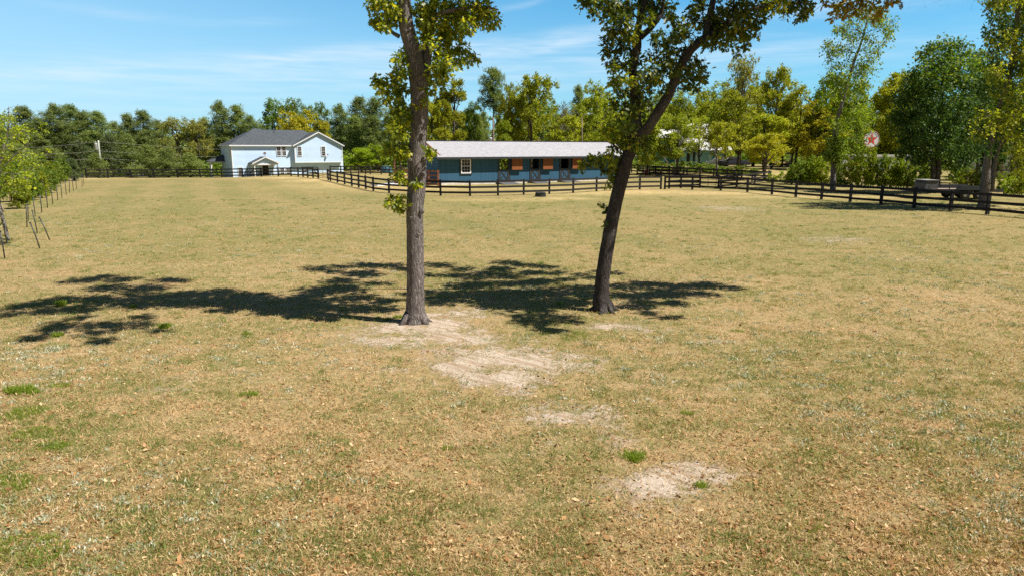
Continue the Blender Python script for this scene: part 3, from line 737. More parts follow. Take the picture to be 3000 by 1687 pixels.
    xa = fw.u(739, 478); xb = fw.u(821, 479); xm = fw.u(777, 460); zt = fw.uv(777, 459.5)[1]; zl = fw.uv(741, 479)[1]
    mb = MB(); roof_slab(mb, M, [(xa, -pd, zl), (xm, -pd, zt), (xm, 0, zt), (xa, 0, zl)]); roof_slab(mb, M, [(xm, -pd, zt), (xb, -pd, zl), (xb, 0, zl), (xm, 0, zt)])
    mb.build('porch_roof', MT['shingle_dark'], root)
    mb = MB(); sl = (zt - zl) / (xm - xa)
    siding(mb, M, xa + .3, xb - .3, zl - 0.05, zt - 0.2, -pd + 0.42, poly=lambda z: (xa + 0.3 + max(0, (z - zl + 0.05)) / sl, xb - 0.3 - max(0, (z - zl + 0.05)) / sl))
    mb.prism([(xa + .32, zl - 0.05), (xb - .32, zl - 0.05), (xm, zt - 0.3)], -pd + 0.44, -0.02, 0, M)
    mb.build('porch_gable', MT['siding_blue'], root)
    mb = MB()
    for q in ((xa, xm), (xb, xm)): mb.beam(P(q[0], -pd - 0.03, zl - 0.1), P(q[1], -pd - 0.03, zt - 0.1), 0.05, 0.16)
    mb.box(xa + 0.3, xb - 0.3, -pd + 0.30, -pd + 0.46, zl - 0.32, zl - 0.07, 0, M); mb.box(xa + 0.3, xa + .46, -pd + .46, -0.05, zl - 0.32, zl - 0.07, 0, M)
    mb.box(xb - 0.46, xb - .3, -pd + .46, -0.05, zl - 0.32, zl - 0.07, 0, M); mb.build('porch_trim', MT['trim_white'], root)
    for x in (xa + 0.34, xb - 0.5, ):
        for y in (-pd + 0.31, -0.3):
            c = MB(); c.box(x, x + 0.15, y, y + 0.15, ZB, zl - 0.33, 0, M); c.build('porch_post', MT['trim_white'], root)
    dx = wl.u(778, 500); db = MB()
    for a in ((dx - 0.62, dx - 0.5), (dx + 0.5, dx + 0.62)): db.box(a[0], a[1], -0.12, -0.03, ZB, ZB + 2.35, 0, M)
    db.box(dx - 0.62, dx + 0.62, -0.12, -0.03, ZB + 2.35, ZB + 2.47, 0, M); fr = db.build('door_frame', MT['trim_white'], root)
    db = MB(); db.box(dx - 0.49, dx + 0.49, -0.085, -0.03, ZB, ZB + 2.34, 0, M); db.box(dx + 0.38, dx + 0.42, -0.13, -0.085, ZB + 1.0, ZB + 1.1, 0, M); db.build('door', MT['interior_dark'], root)
    # side porch at the far left corner
    pl = MB(); pl.box(-2.4, -0.1, D - 3.2, D + 0.3, ze - 2.95, ze - 2.75, 0, M); t_ = pl.build('side_porch_trim', MT['trim_white'], root)
    pr = MB(); ya, yb = D - 3.4, D + 0.5; zp = ze - 2.75
    roof_slab(pr, M, [(-2.6, ya, zp), (-0.05, ya + .9, zp + 1.05), (-0.05, yb - .9, zp + 1.05), (-2.6, yb, zp)], 0.08)
    roof_slab(pr, M, [(-2.6, ya, zp), (-0.05, ya, zp), (-0.05, ya + .9, zp + 1.05)], 0.08)
    pr.build('side_porch_roof', MT['shingle_dark'], root)
    for y in (D - 3.1, D - 1.4): c = MB(); c.box(-2.3, -2.14, y, y + .16, -2.2, ze - 2.96, 0, M); c.build('side_porch_post', MT['trim_white'], root)
    # satellite dishes
    for (x, y, z, s) in ((fw.u(780, 455), -pd + 1.0, zt + 0.42, 0.26), (wing.u(957.5, 455), -pj - 0.32, wing.uv(957, 456)[1], 0.24)):
        d = thing('satellite_dish', 'round grey satellite dish on the peak of the porch roof' if s > .25 else 'small grey satellite dish on the upper wall beside the right window', 'satellite dish', P(x, y, z), 0, 'satellite dishes on the blue house')
        m = MB(); Mr = Matrix.Rotation(R(55), 4, 'X'); m.lathe([(0.0, 0.0), (s * .5, 0.03), (s, 0.12), (s * 1.02, 0.125), (s * .5, .015), (0, -0.02)], 14, 0, Mr); m.build('reflector', MT['pole_wood' if s > .25 else 'metal_grey'], d)
        m = MB(); q = Vector((0, 0.0, -0.45)) if s > .25 else Vector((0.0, 0.28, -0.1)); m.tube([q, (0, 0, 0)], 0.025, 6); m.build('mount', MT['metal_grey'], d)
        m = MB(); m.tube([Mr @ Vector((0, -s * .7, 0.08)), Mr @ Vector((0, -0.05, s * 1.3))], 0.015, 5); m.build('feed_arm', MT['metal_grey'], d)
    return wl
HOUSE = build_house()

# ------------------------------------------------------------------ stable (long blue barn)
def build_barn():
    p0 = ground_at(1286.5, 543.5); d = HD; wl = Wall(p0, d); L = wl.u(1842, 500); Z0 = p0.z
    M = frame_mat((p0.x, p0.y, 0), d); P = lambda x, y, z: M @ Vector((x, y, z))
    root = thing('horse_stable', 'long low teal blue horse stable with light grey shingle roof and three stall doors', 'stable')
    D = 8.2; zw = wl.uv(1500, 458.5)[1] + 0.12; zb = Z0 + 0.22; T = 0.14
    doors = []
    for (fa, fb, sa, sb) in ((1458.8, 1494.6, 1495, 1526.2), (1551.5, 1584.2, 1586, 1614.7), (1638.7, 1670.8, 1672.3, 1699.5)):
        doors.append((wl.u(fa), wl.u(fb), wl.u(sa), wl.u(sb)))
    zt = wl.uv(1480, 463)[1]; zh = wl.uv(1480, 497)[1]
    def wall_x(mb, x0, x1, y0, y1, z0, z1, holes):
        """wall panel with openings (xa,xb,za,zb)"""
        x = x0
        for (a, b, za, zc) in sorted(holes):
            if a > x: mb.box(x, a, y0, y1, z0, z1, 0, M0)
            if za > z0: mb.box(a, b, y0, y1, z0, za, 0, M0)
            if zc < z1: mb.box(a, b, y0, y1, zc, z1, 0, M0)
            x = b
        if x1 > x: mb.box(x, x1, y0, y1, z0, z1, 0, M0)
    # the grooved boards follow the object's own axes, so walls are built in a local frame and carry the transform
    M0 = None
    mb = MB(); wall_x(mb, 0, L, 0, T, zb, zw, [(a, b, zb, zt) for a, b, _, _ in doors])
    w = mb.build('wall', MT['barn_blue'], root); w.matrix_world = M
    mb = MB(); wall_x(mb, 0, L, D - T, D, zb, zw, [(a + 4.6, b + 4.3 if i == 1 else b + 4.9, zb + 0.9, zt) for i, (a, b, _, _) in enumerate(doors[:2])])
    for x in (0, L - T): mb.box(x, x + T, T, D - T, zb, zw)
    e = mb.build('end_wall', MT['barn_blue_end'], root); e.matrix_world = M
    for x in (0.02, L - T):
        mb = MB(); mb.add([(x, -0.3, zw + 0.02), (x + .12, -0.3, zw + .02), (x + .12, D + .3, zw + .02), (x, D + .3, zw + .02), (x, D / 2, zw + 1.72), (x + .12, D / 2, zw + 1.72)],
                                   [(0, 3, 4), (1, 5, 2), (0, 1, 2, 3), (0, 4, 5, 1), (3, 2, 5, 4)])
        gb = mb.build('gable_boards', MT['cedar_end'], root); gb.matrix_world = M
    zr = at(1245, p0.y - 2, py=413).z
    r0 = P(0, D / 2, 0); zr = at(1245, r0.y, py=413.5).z; oh = 0.75; zs = (zr - zw) / (D / 2); ze = wl.uv(1400, 458.8)[1] + 0.0
    ze = zw - zs * oh + 0.12; zz = zr; go = 0.55
    mb = MB()
    roof_slab(mb, Matrix(), [(-go, -oh, ze), (L + go, -oh, ze), (L + go, D / 2, zz), (-go, D / 2, zz)], 0.12)
    roof_slab(mb, Matrix(), [(-go, D / 2, zz), (L + go, D / 2, zz), (L + go, D + oh, ze), (-go, D + oh, ze)], 0.12)
    rf = mb.build('roof', MT['shingle_grey'], root); rf.matrix_world = M
    m = MB(); m.box(-go, L + go, D / 2 - 0.14, D / 2 + 0.14, zz - 0.01, zz + 0.07); rc = m.build('ridge_vent', MT['dark_trim'], rf)
    mb = MB(); mb.box(-go - 0.02, L + go + 0.02, -oh - 0.05, -oh - 0.004, ze - 0.24, ze - 0.005)
    mb.box(-go, L + go, -oh, 0.0, ze - 0.2, ze - 0.17)
    for x in (-go - 0.03, L + go + 0.03):
        mb.beam((x, -oh, ze - 0.12), (x, D / 2, zz - 0.12), 0.05, 0.2); mb.beam((x, D + oh, ze - 0.12), (x, D / 2, zz - 0.12), 0.05, 0.2)
    tr = mb.build('fascia', MT['dark_trim'], root); tr.matrix_world = M
    # concrete footing and inside
    mb = MB(); mb.box(-0.02, L + .02, -0.03, D + 0.02, Z0 - 0.6, zb - 0.002); fo = mb.build('footing', MT['concrete'], root); fo.matrix_world = M
    mb = MB()
    for k in range(1, 7):
        x = L * k / 7; mb.box(x, x + .08, T + 0.01, D - T - .01, zb, zb + 1.1)
    iw = mb.build('stall_partition', MT['interior_dark'], root); iw.matrix_world = M
    for di in (0, 1):
        a, b, _, _ = doors[di]
        for z in (0.5, 0.95, 1.4, 1.8): ib = MB(); ib.box((a + b) / 2 + 4.9 - di * .2, b + 5.0, D - T - 0.4, D - T - 0.35, zb + 0.6 + z, zb + 0.72 + z); i_ = ib.build('stall_rail', MT['weathered_wood'], root); i_.matrix_world = M
    yb = MB(); a, b, _, _ = doors[0]; yb.beam((a + 4.75, D - T - 0.6, zt - 0.1), (a + 5.1, D - T - 0.6, zb + 1.0), 0.08, 0.08); y_ = yb.build('yellow_brace', MT['yellow_paint'], root); y_.matrix_world = M
    # doors
    for (a, b, sa, sb) in doors:
        m = MB(); f = 0.2; y0 = -0.06
        m.box(a, a + f, y0, T + .02, zb, zt); m.box(b - f - .08, b, y0, T + .02, zb, zt)
        fr = m.build('door_frame', MT['dark_trim'], root); fr.matrix_world = M
        a2, b2 = a + f, b - f - .08
        m = MB(); m.box(a2, b2, -0.02, 0.04, zb + 0.05, zh); dp = m.build('half_door', MT['barn_blue'], root); dp.matrix_world = M
        m = MB(); y1 = -0.05
        for q in ((a2, b2, zh - 0.15, zh), (a2, b2, zb + 0.05, zb + 0.2), (a2, a2 + 0.12, zb + 0.2, zh - 0.15), (b2 - .12, b2, zb + .2, zh - .15)): m.box(q[0], q[1], y1, -0.022, q[2], q[3])
        m.beam((a2 + .12, y1 + .012, zb + .2), (b2 - .12, y1 + .012, zh - .15), 0.02, 0.12); m.beam((a2 + .12, y1 + .006, zh - .15), (b2 - .12, y1 + .006, zb + .2), 0.02, 0.12)
        cb = m.build('cross_brace', MT['dark_trim'], dp)
        m = MB(); zs0 = wl.uv(1510, 497)[1]; m.box(sa + .02, sb, -0.34, -0.28, zs0, zt - 0.02)
        sh = m.build('open_top_door', MT['cedar'], root); sh.matrix_world = M
        for z in (zs0 - .03, zt - .12): m = MB(); m.box(sa + .02, sb, -0.36, -0.342, z, z + .1); m.build('ledger', MT['cedar'], sh)
        for z in (zs0 + 0.15, zt - 0.25): m = MB(); m.box(sa, sa + 0.1, -0.28, -0.0, z, z + .05); m.build('hinge', MT['dark_trim'], sh)
    # window with black casing
    xa, xb = wl.u(1352.5), wl.u(1376); z0_, z1_ = wl.uv(1364, 506)[1], wl.uv(1364, 468.5)[1]
    wn = window(root, Matrix(), xa, xb, z0_, z1_, -0.02, cols=3, rows=2, cas=0.11); wn.matrix_world = M
    m = MB()
    for q in ((xa - .24, xb + .24, z1_ + .11, z1_ + .24), (xa - .24, xb + .24, z0_ - .24, z0_ - .11), (xa - .24, xa - .11, z0_ - .11, z1_ + .11), (xb + .11, xb + .24, z0_ - .11, z1_ + .11)): m.box(q[0], q[1], -0.08, 0.0, q[2], q[3])
    m.build('casing', MT['dark_trim'], wn)
    # rubber mats sloping down from each door
    nm = ('under the left stall door beside the window', 'under the middle stall door', 'under the right stall door behind the oak')
    for (a, b, _, _), s in zip(doors, nm):
        q = P((a + b) / 2, 0, 0); t = MB(); w2 = (b - a) / 2 + 0.25
        zg = g(*P((a + b) / 2, -2.0, 0).xy)
        poly = [(-0.06, zb - 0.02), (-1.9, zg + 0.02), (-1.9, zg - 0.05), (-0.06, zb - 0.35)]
        t.add([P((a + b) / 2 + sx * w2, y, z) for sx in (-1, 1) for y, z in poly], [(0, 1, 2, 3), (7, 6, 5, 4), (0, 4, 5, 1), (1, 5, 6, 2), (2, 6, 7, 3), (3, 7, 4, 0)])
        o_ = t.build('ramp', MT['rubber_mat']); tag(o_, 'dark grey sloping rubber ramp ' + s, 'ramp', 'ramps below the stall doors')
    return wl, M, L, D
BARN, BM, BL, BD = build_barn()

# ------------------------------------------------------------------ board fences
def board_fence(name, label, pts, rails=(0.30, 0.72, 1.16), H=1.30, mat='black_paint', side=-1, group=None, pw=0.165, thick=0.165, cat='fence', rail_over=0.0, top_mat=None, sag=0.02):
    rn = random.Random(len(pts) * 31 + int(pts[0].x * 7)); root = thing(name, label, cat, pts[0], 0, group); o = Vector(pts[0])
    for p in pts:
        m = MB(); h = H + rn.uniform(-.03, .04); tl = Vector((rn.uniform(-.02, .02), rn.uniform(-.02, .02), h)); a = Vector(p) - o
        m.beam(a - Vector((0, 0, .3)), a + tl, pw, pw, (1, 0, 0)); m.build('post', MT[mat], root)
    for a, b in zip(pts[:-1], pts[1:]):
        a = Vector(a) - o; b = Vector(b) - o; dv = (b - a); n = Vector((dv.y, -dv.x, 0)).normalized() * (pw / 2 + 0.022) * -side
        m = MB()
        for z in rails:
            j = Vector((0, 0, z + rn.uniform(-sag, sag))); k = Vector((0, 0, z + rn.uniform(-sag, sag)))
            mid = (a + b) / 2 + (j + k) / 2 - Vector((0, 0, rn.uniform(0, .015)))
            m.beam(a + n + j, b + n + k, 0.04, thick)
        m.build('rails', MT[mat], root)
    return root
A_px = [(962, 529), (968.5, 531), (989, 536), (1010, 540.6), (1031, 546), (1051, 550), (1072, 554.6), (1094, 560), (1140, 566), (1213, 571), (1291, 574), (1377, 575.5), (1459, 574), (1534, 571.5), (1609, 569), (1679, 566), (1747, 561.5), (1812, 558.5), (1874, 556), (1935.5, 555)]
A = [ground_at(*p) for p in A_px]
board_fence('board_fence', 'black three-rail fence curving from the house gateway past the stable front', A, side=-1)
B_px = [(1947.5, 555), (2028, 556.5), (2111, 559), (2189.5, 563.5), (2261, 570.7), (2331, 578), (2406, 585), (2490, 592.5), (2580, 601), (2677, 610), (2784, 619.8), (2892, 629), (3012, 640), (3140, 652), (3270, 664), (3410, 677), (3560, 691)]
Bf = [ground_at(*p) for p in B_px]
board_fence('board_fence', 'black three-rail fence running down to the right edge under the shady trees', Bf, side=-1)
C_px = [(1960, 553.5), (1994, 552), (2050, 551)]
Cf = [ground_at(*p) for p in C_px] + [at(2104, 66.5), at(2158, 70), at(2210, 75), at(2255, 80)]
board_fence('board_fence', 'black fence branch leading up to the corner post beside the lone oak', Cf[3:], side=-1)
board_fence('board_fence', 'short black fence stub joining the two long runs right of the leaning tree', Cf[:3], side=1)
Ef = [at(2251, 80.6)] + [at(px, Y) for px, Y in ((2203, 83), (2150, 86), (2100, 89), (2050, 92), (2002, 95), (1960, 98), (1920, 101), (1884, 104), (1850, 107), (1815, 110))]
board_fence('board_fence', 'black back fence in front of the bushes and the parked pickup', Ef, side=1)
board_fence('board_fence', 'second black fence just behind, under the two pale-trunked oaks', [at(px, Y) for px, Y in ((1866, 99), (1902, 97.5), (1938, 96), (1974, 94.5), (2012, 93), (2050, 91), (2090, 89.5), (2130, 88), (2172, 86), (2212, 83.5))], side=1)
D_ = [at(px, Y) for px, Y in ((253.5, 97), (317, 98), (384, 99), (452, 99.5), (521, 100), (587, 100), (650, 100), (711, 100), (766, 99.6), (816, 99), (853, 97.5), (874, 96), (888, 93.6), (902, 91), (917.5, 88.6), (932.5, 86.2))]
board_fence('board_fence', 'black three-rail fence across the far left side in front of the blue house', D_, side=-1)
G_ = [at(px, Y) for px, Y in ((968, 108), (999, 107.5), (1028, 107), (1051, 106.6), (1071, 106.2), (1085, 106), (1117, 105.5), (1141, 105), (1171, 104.6), (1200, 104.2), (1235, 104))]
board_fence('board_fence', 'weathered dark fence behind the lawn between house and stable', G_, side=-1, mat='black_worn')
BW = [at(1158, 73.5), at(1184, 73.2), at(1222, 73), at(1256, 72.4), at(1284.5, 71.6)]
r_ = board_fence('corral_fence', 'reddish brown four-rail corral fence against the stable end', BW, rails=(0.18, 0.62, 1.06, 1.5), H=1.62, mat='brown_wood', side=-1)
m = MB(); m.beam((0, 0, 1.5), (0, 0, 2.9), .13, .13, (1, 0, 0)); m.build('tall_post', MT['brown_wood'], r_)
def braced_gate(a, b, label, H=1.25):
    root = thing('gate', label, 'gate', a, 0, 'black gates in front of the blue house'); v = Vector(b) - Vector(a); z = Vector((0, 0, 1))
    m = MB(); m.beam((0, 0, 0.1), z * H, .1, .07, (1, 0, 0)); m.beam(v + z * .1, v + z * H, .1, .07, (1, 0, 0))
    for h in (0.2, 0.72, 1.18): m.beam(z * h, v + z * h, .04, .11)
    m.build('gate_frame', MT['black_paint'], root)
    m = MB(); m.beam(z * .2, v * .5 + z * 1.2, .05, .09); m.beam(v * .5 + z * 1.2, v + z * .2, .05, .09); m.build('brace', MT['black_paint'], root)
braced_gate(at(886, 103), at(932, 102), 'black gate with pointed brace before the garage wing')
braced_gate(at(726, 106), at(768, 105.5), 'black braced gate in front of the porch')
def tube_gate(a, b, label, H=1.15):
    root = thing('tube_gate', label, 'gate', a); v = Vector(b) - Vector(a); z = Vector((0, 0, 1)); m = MB()
    for h in (.2, .4, .62, .86, H): m.tube([z * h, v * .5 + z * h, v + z * h], .022, 6)
    for k in (0, .5, 1): m.tube([v * k + z * .2, v * k + z * H], .025, 6)
    m.build('bars', MT['black_worn'], root)
tube_gate(D_[-1] + Vector((.15, -.1, 0)), A[0] + Vector((-.2, .2, 0)), 'thin metal gate closing the gap between the two fence runs')
tube_gate(Cf[2] + Vector((.1, .3, 0)), Cf[3] + Vector((-.2, .1, 0)), 'thin metal gate in the branch fence right of the leaning tree')

# ------------------------------------------------------------------ small things round the stable
def rubber_tub():
    p = ground_at(1583.5, 576.5); root = thing('rubber_tub', 'low round black rubber tub on the grass by the fence', 'tub', p); root.scale = (.56, .56, .74)
    prof = [(0.0, 0.06), (0.60, 0.06), (0.68, 0.42), (0.73, 0.42), (0.74, 0.36), (0.70, 0.34), (0.745, 0.02), (0.70, 0.0), (0, 0.0)]
    prof = [(0.0, 0.0), (0.78, 0.0), (0.79, 0.05), (0.71, 0.40), (0.745, 0.41), (0.74, 0.46), (0.68, 0.46), (0.70, 0.08), (0, 0.06)]
    m = MB(); m.lathe(prof, 28); m.build('basin', MT['rubber'], root)
    m = MB()
    for k in range(14):
        a = 2 * math.pi * k / 14; m.beam((.80 * math.cos(a), .80 * math.sin(a), 0.05), (.735 * math.cos(a), .735 * math.sin(a), .38), .03, .03)
    m.build('ribs', MT['rubber'], root)
rubber_tub()
def slab():
    p = at(1158, 72.5); root = thing('concrete_slab', 'flat pale concrete slab on the ground beside the brown corral fence', 'slab', p + Vector((0, 0, 0)))
    m = MB(); M_ = frame_mat((-1.7, -0.4, 0), HD); m.box(-0.3, 3.2, -0.6, 1.8, -0.05, 0.16, 0, M_); m.build('top', MT['trim_white'], root)
    m = MB(); m.box(-0.45, 3.35, -0.75, 1.95, -0.2, 0.03, 0, M_); m.build('pad', MT['concrete'], root)
slab()
def hydrant():
    p = ground_at(1309, 542); root = thing('water_hydrant', 'thin yard hydrant with orange handle before the stable wall', 'hydrant', p)
    m = MB(); m.tube([(0, 0, 0), (0, 0, .62)], .03, 8); m.tube([(0, 0, .55), (-.12, 0, .55), (-.16, 0, .45)], .02, 6); m.build('pipe', MT['metal_grey'], root)
    m = MB(); m.box(-.05, .05, -.04, .04, .6, .82); m.build('handle', MT['orange_paint'], root)
hydrant()
def feed_bucket():
    p = at(1893, 100); root = thing('bucket', 'pink red plastic bucket with white lid standing under the trees', 'bucket', p)
    m = MB(); m.lathe([(0, 0), (.2, 0), (.26, .55), (.28, .55), (.28, .6), (0, .6)], 14); m.build('body', MT['toy_pink'], root)
    m = MB(); m.lathe([(0, .605), (.2, .605), (.2, .68), (0, .69)], 12); m.build('lid', MT['toy_white'], root)
    m = MB(); m.tube([(-.28, 0, .5), (-.2, -.3, .35), (.2, -.3, .35), (.28, 0, .5)], .012, 5); m.build('handle', MT['metal_grey'], root)
feed_bucket()

# ------------------------------------------------------------------ poles and wires
def utility_pole(label, px, Y, top, lean=0.0, r=0.13, mat='pole_wood', transformer=None, lamp=False, base_z=None):
    b = at(px, Y); t = at(px + lean, Y, py=top); root = thing('utility_pole' if not lamp else 'lamp_pole', label, 'pole', b); v = t - b
    m = MB(); m.tube([(0, 0, -.3), v * .5, v], [r, r * .88, r * .75], 10); m.build('pole', MT[mat], root)
    if transformer:
        q = v * transformer + Vector((-.42, -.1, 0)); m = MB(); m.lathe([(0, -.55), (.22, -.55), (.25, -.5), (.25, .35), (.27, .4), (.2, .5), (0, .55)], 14, 0, Matrix.Translation(q)); tr = m.build('transformer', MT['metal_grey'], root)
        m = MB(); m.tube([q + Vector((0, 0, .5)), q + Vector((0, 0, .85))], .05, 6); m.build('bushing', MT['metal_grey'], tr)
    if lamp:
        m = MB(); m.tube([v - Vector((0, 0, .1)), v + Vector((.3, -.1, .35)), v + Vector((1.1, -.2, .5))], .035, 6); m.build('arm', MT['metal_grey'], root)
        m = MB(); m.box(.95, 1.55, -.32, -.1, .42, .54, 0, Matrix.Translation(v)); m.build('lamp_head', MT['metal_grey'], root)
    return b, v
Pb, Pv = utility_pole('pale leaning utility pole with transformer beside the far left fence', 299, 118, 412, -11, .15, 'pole_pale', .84)
utility_pole('brown utility pole with grey transformer rising over the stable roof', 1447.5, 98, 345, -3, .13, 'pole_wood', .60)
utility_pole('slim brown lamp pole with curved arm over the stable roof', 1706, 100, 344, -1, .10, 'pole_wood', None, True)
def wire(i, pts, label):
    m = MB(); P3 = []
    for a, b in zip(pts[:-1], pts[1:]):
        for k in range(12): t = k / 12; P3.append(a.lerp(b, t) - Vector((0, 0, 1.2 * 4 * t * (1 - t) * (b - a).length / 60)))
    P3.append(pts[-1]); m.tube(P3, .012, 4); o = m.build('power_line', MT['pole_pale']); tag(o, label, 'wire')
for i, (dy, lab) in enumerate(((0.2, 'topmost power line sagging past the far left pines'), (1.75, 'middle power line crossing in front of the far left pines'), (3.0, 'lowest power line crossing in front of the far left pines'))):
    tp = Pb + Pv - Vector((0, 0, dy)); far = at(-120, 112, py=438 + i * 13); rt = at(1205, 150, py=432 + i * 15)
    wire(i, [far, tp, rt], lab)

# ------------------------------------------------------------------ cottage with white roof
def cottage():
    Yc = 143; z0 = g(*at(2040, Yc).xy); s = ct * Yc / F
    o = at(1936, Yc, z=z0); d = (1, -0.12); M = frame_mat((o.x, o.y, 0), d); P = lambda x, y, z: M @ Vector((x, y, z))
    wl = Wall(o, d); L = wl.u(2143, 460); ze = wl.uv(2040, 440)[1]; zt = wl.uv(2040, 360)[1]; x0 = wl.u(1985, 440)
    root = thing('cottage', 'cottage with tall white metal roof and turquoise walls half hidden by trees', 'cottage')
    m = MB(); m.box(x0, L - 1.1, 0, 7, z0 - .5, ze, 0, M); m.build('wall', MT['turquoise'], root)
    m = MB(); u0, u1 = wl.u(2023, 360), wl.u(2098, 360)
    roof_slab(m, M, [(x0 - .4, -.9, ze), (L, -.9, ze), (u1, 3.2, zt), (u0, 3.2, zt)]); roof_slab(m, M, [(L, -.9, ze), (L, 7.6, ze), (u1, 3.2, zt)])
    roof_slab(m, M, [(x0 - .4, 7.6, ze), (u0, 3.2, zt), (u1, 3.2, zt), (L, 7.6, ze)]); roof_slab(m, M, [(x0 - .4, -.9, ze), (u0, 3.2, zt), (x0 - .4, 7.6, ze)])
    m.build('roof', MT['white_roof_metal'], root)
    m = MB(); a, b = wl.u(1926, 440), wl.u(1966, 440); zu = wl.uv(1950, 402)[1]
    m.box(a, x0 + .5, 1.2, 6.5, z0 - .5, zu, 0, M); m.build('side_wing', MT['turquoise_dark'], root)
    m = MB(); roof_slab(m, M, [(a - .3, .9, zu - .1), (x0 + .5, .9, zu - .1), (x0 + .5, 3.8, zu + 1.6), (a - .3, 3.8, zu + 1.6)]); m.build('wing_roof', MT['white_roof_metal'], root)
    # deck, railing, stairs
    zd = wl.uv(1950, 437)[1]; m = MB(); xa, xb = wl.u(1939, 430), wl.u(1966, 430)
    m.box(xa, xb, -1.4, 1.1, zd - .15, zd, 0, M); m.build('deck', MT['weathered_wood'], root)
    m = MB(); m.beam(P(xa, -1.38, zd + 1), P(xb, -1.38, zd + 1), .08, .08)
    k = int((xb - xa) / .2)
    for i in range(k + 1): x = xa + (xb - xa) * i / k; m.beam(P(x, -1.38, zd), P(x, -1.38, zd + 1), .05, .05, (1, 0, 0))
    m.build('railing', MT['weathered_wood'], root)
    m = MB(); n = 12; sa, sb = wl.u(1927, 440), wl.u(1958, 466)
    for i in range(n): x = sa + (sb - sa) * i / n; z = zd - (zd - z0) * (i + .5) / n; m.box(x, x + (sb - sa) / n + .06, -2.5, -1.45, z - .16, z, 0, M)
    m.build('stairs', MT['weathered_wood'], root)
    for (pa, pb, y0, y1, mt) in ((2010, 2019, 450, 475, 'interior_dark'), (2028, 2034, 446, 474, 'interior_dark'), (2086, 2096, 448, 470, 'turquoise_dark')):
        m = MB(); m.box(wl.u(pa), wl.u(pb), -.06, 0.0, wl.uv(pa, y1)[1], wl.uv(pa, y0)[1], 0, M); m.build('door', MT[mt], root)
    for u in (wl.u(1975), wl.u(2036), wl.u(2075), wl.u(2118), L - .4): m = MB(); m.box(u, u + .14, -.8, -.66, z0 - .3, ze - .1, 0, M); m.build('porch_post', MT['stone_grey'], root)
cottage()

# ------------------------------------------------------------------ vehicles
def wheel(parent, x, y, r=.38, w=.26):
    m = MB(); Mr = Matrix.Translation((x, y, r)) @ Matrix.Rotation(R(90), 4, 'X'); m.lathe([(r * .55, -w / 2), (r * .95, -w / 2), (r, -w * .35), (r, w * .35), (r * .95, w / 2), (r * .55, w / 2)], 20, 0, Mr); t = m.build('wheel', MT['tyre'], parent)
    m = MB(); m.lathe([(0, -w * .3), (r * .55, -w * .42), (r * .56, w * .42), (0, w * .3)], 14, 0, Mr); m.build('rim', MT['metal_grey'], t)
def body_loft(secs, mats, name, parent, w_top=.86):
    """secs: side profile list (x, z_low, z_high, half width low, half width high)"""
    m = MB(); vs = []
    for (x, zl, zh, wa, wb) in secs: vs += [(x, -wa, zl), (x, -wa * 1.0, zl + (zh - zl) * .55), (x, -wb, zh), (x, wb, zh), (x, wa * 1.0, zl + (zh - zl) * .55), (x, wa, zl)]
    fs = []
    for i in range(len(secs) - 1):
        for k in range(6): a = i * 6 + k; b = i * 6 + (k + 1) % 6; fs.append((a, b, b + 6, a + 6))
    fs.append(tuple(range(5, -1, -1))); fs.append(tuple((len(secs) - 1) * 6 + k for k in range(6)))
    m.add(vs, fs, 0); return m.build(name, MT[mats], parent)
def pickup():
    p = at(2146, 124); root = thing('pickup_truck', 'dark grey crew-cab pickup truck parked in front of the cottage', 'truck', p, R(-8))
    body_loft([(-2.9, .55, 1.02, .80, .74), (-2.75, .42, 1.12, .93, .86), (-1.5, .40, 1.20, .96, .86), (-1.25, .40, 1.22, .96, .86), (.95, .40, 1.24, .96, .88), (1.0, .42, 1.24, .96, .90), (2.85, .45, 1.24, .96, .90), (2.9, .5, 1.2, .94, .88)], 'truck_paint', 'body', root)
    body_loft([(-1.45, 1.18, 1.22, .84, .82), (-.62, 1.2, 1.86, .86, .68), (.6, 1.2, 1.90, .86, .68), (.95, 1.2, 1.82, .86, .68), (1.02, 1.2, 1.25, .86, .8)], 'truck_paint', 'cab', root)
    for s in (-1, 1):
        for xs in (((-1.05, 1.28), (-.55, 1.78), (-.12, 1.80), (-.12, 1.28)), ((0.0, 1.28), (0.0, 1.80), (.62, 1.80), (.78, 1.28))):
            m = MB(); q = [(x, s * (.865 - .18 * (z - 1.2) / .66 + .012), z) for x, z in xs]; q2 = [(x, y - s * .02, z) for x, y, z in q]
            m.add(q + q2, [(0, 1, 2, 3), (7, 6, 5, 4), (0, 4, 5, 1), (1, 5, 6, 2), (2, 6, 7, 3), (3, 7, 4, 0)]); m.build('side_window', MT['window_glass'], root)
    m = MB(); m.add([(-1.40, -.74, 1.25), (-1.40, .74, 1.25), (-.68, .60, 1.83), (-.68, -.60, 1.83), (-1.36, -.74, 1.22), (-1.36, .74, 1.22), (-.64, .6, 1.80), (-.64, -.6, 1.80)], [(0, 1, 2, 3), (7, 6, 5, 4), (0, 4, 5, 1), (1, 5, 6, 2), (2, 6, 7, 3), (3, 7, 4, 0)]); m.build('windscreen', MT['window_glass'], root)
    for s in (-1, 1):
        m = MB(); m.box(-2.94, -2.8, s * .62 - .16, s * .62 + .16, .78, .98); m.build('headlight', MT['toy_white'], root)
        m = MB(); m.box(2.86, 2.93, s * .82 - .07, s * .82 + .07, .8, 1.15); m.build('tail_light', MT['red_plastic'], root)
        m = MB(); m.box(-1.0, -.85, s * .98 - .1, s * .98 + .1, 1.25, 1.42); m.build('mirror', MT['dark_trim'], root)
        wheel(root, -1.95, s * .84); wheel(root, 1.9, s * .84)
    m = MB(); m.box(-3.0, -2.86, -.85, .85, .45, .68); m.build('bumper', MT['metal_grey'], root)
pickup()
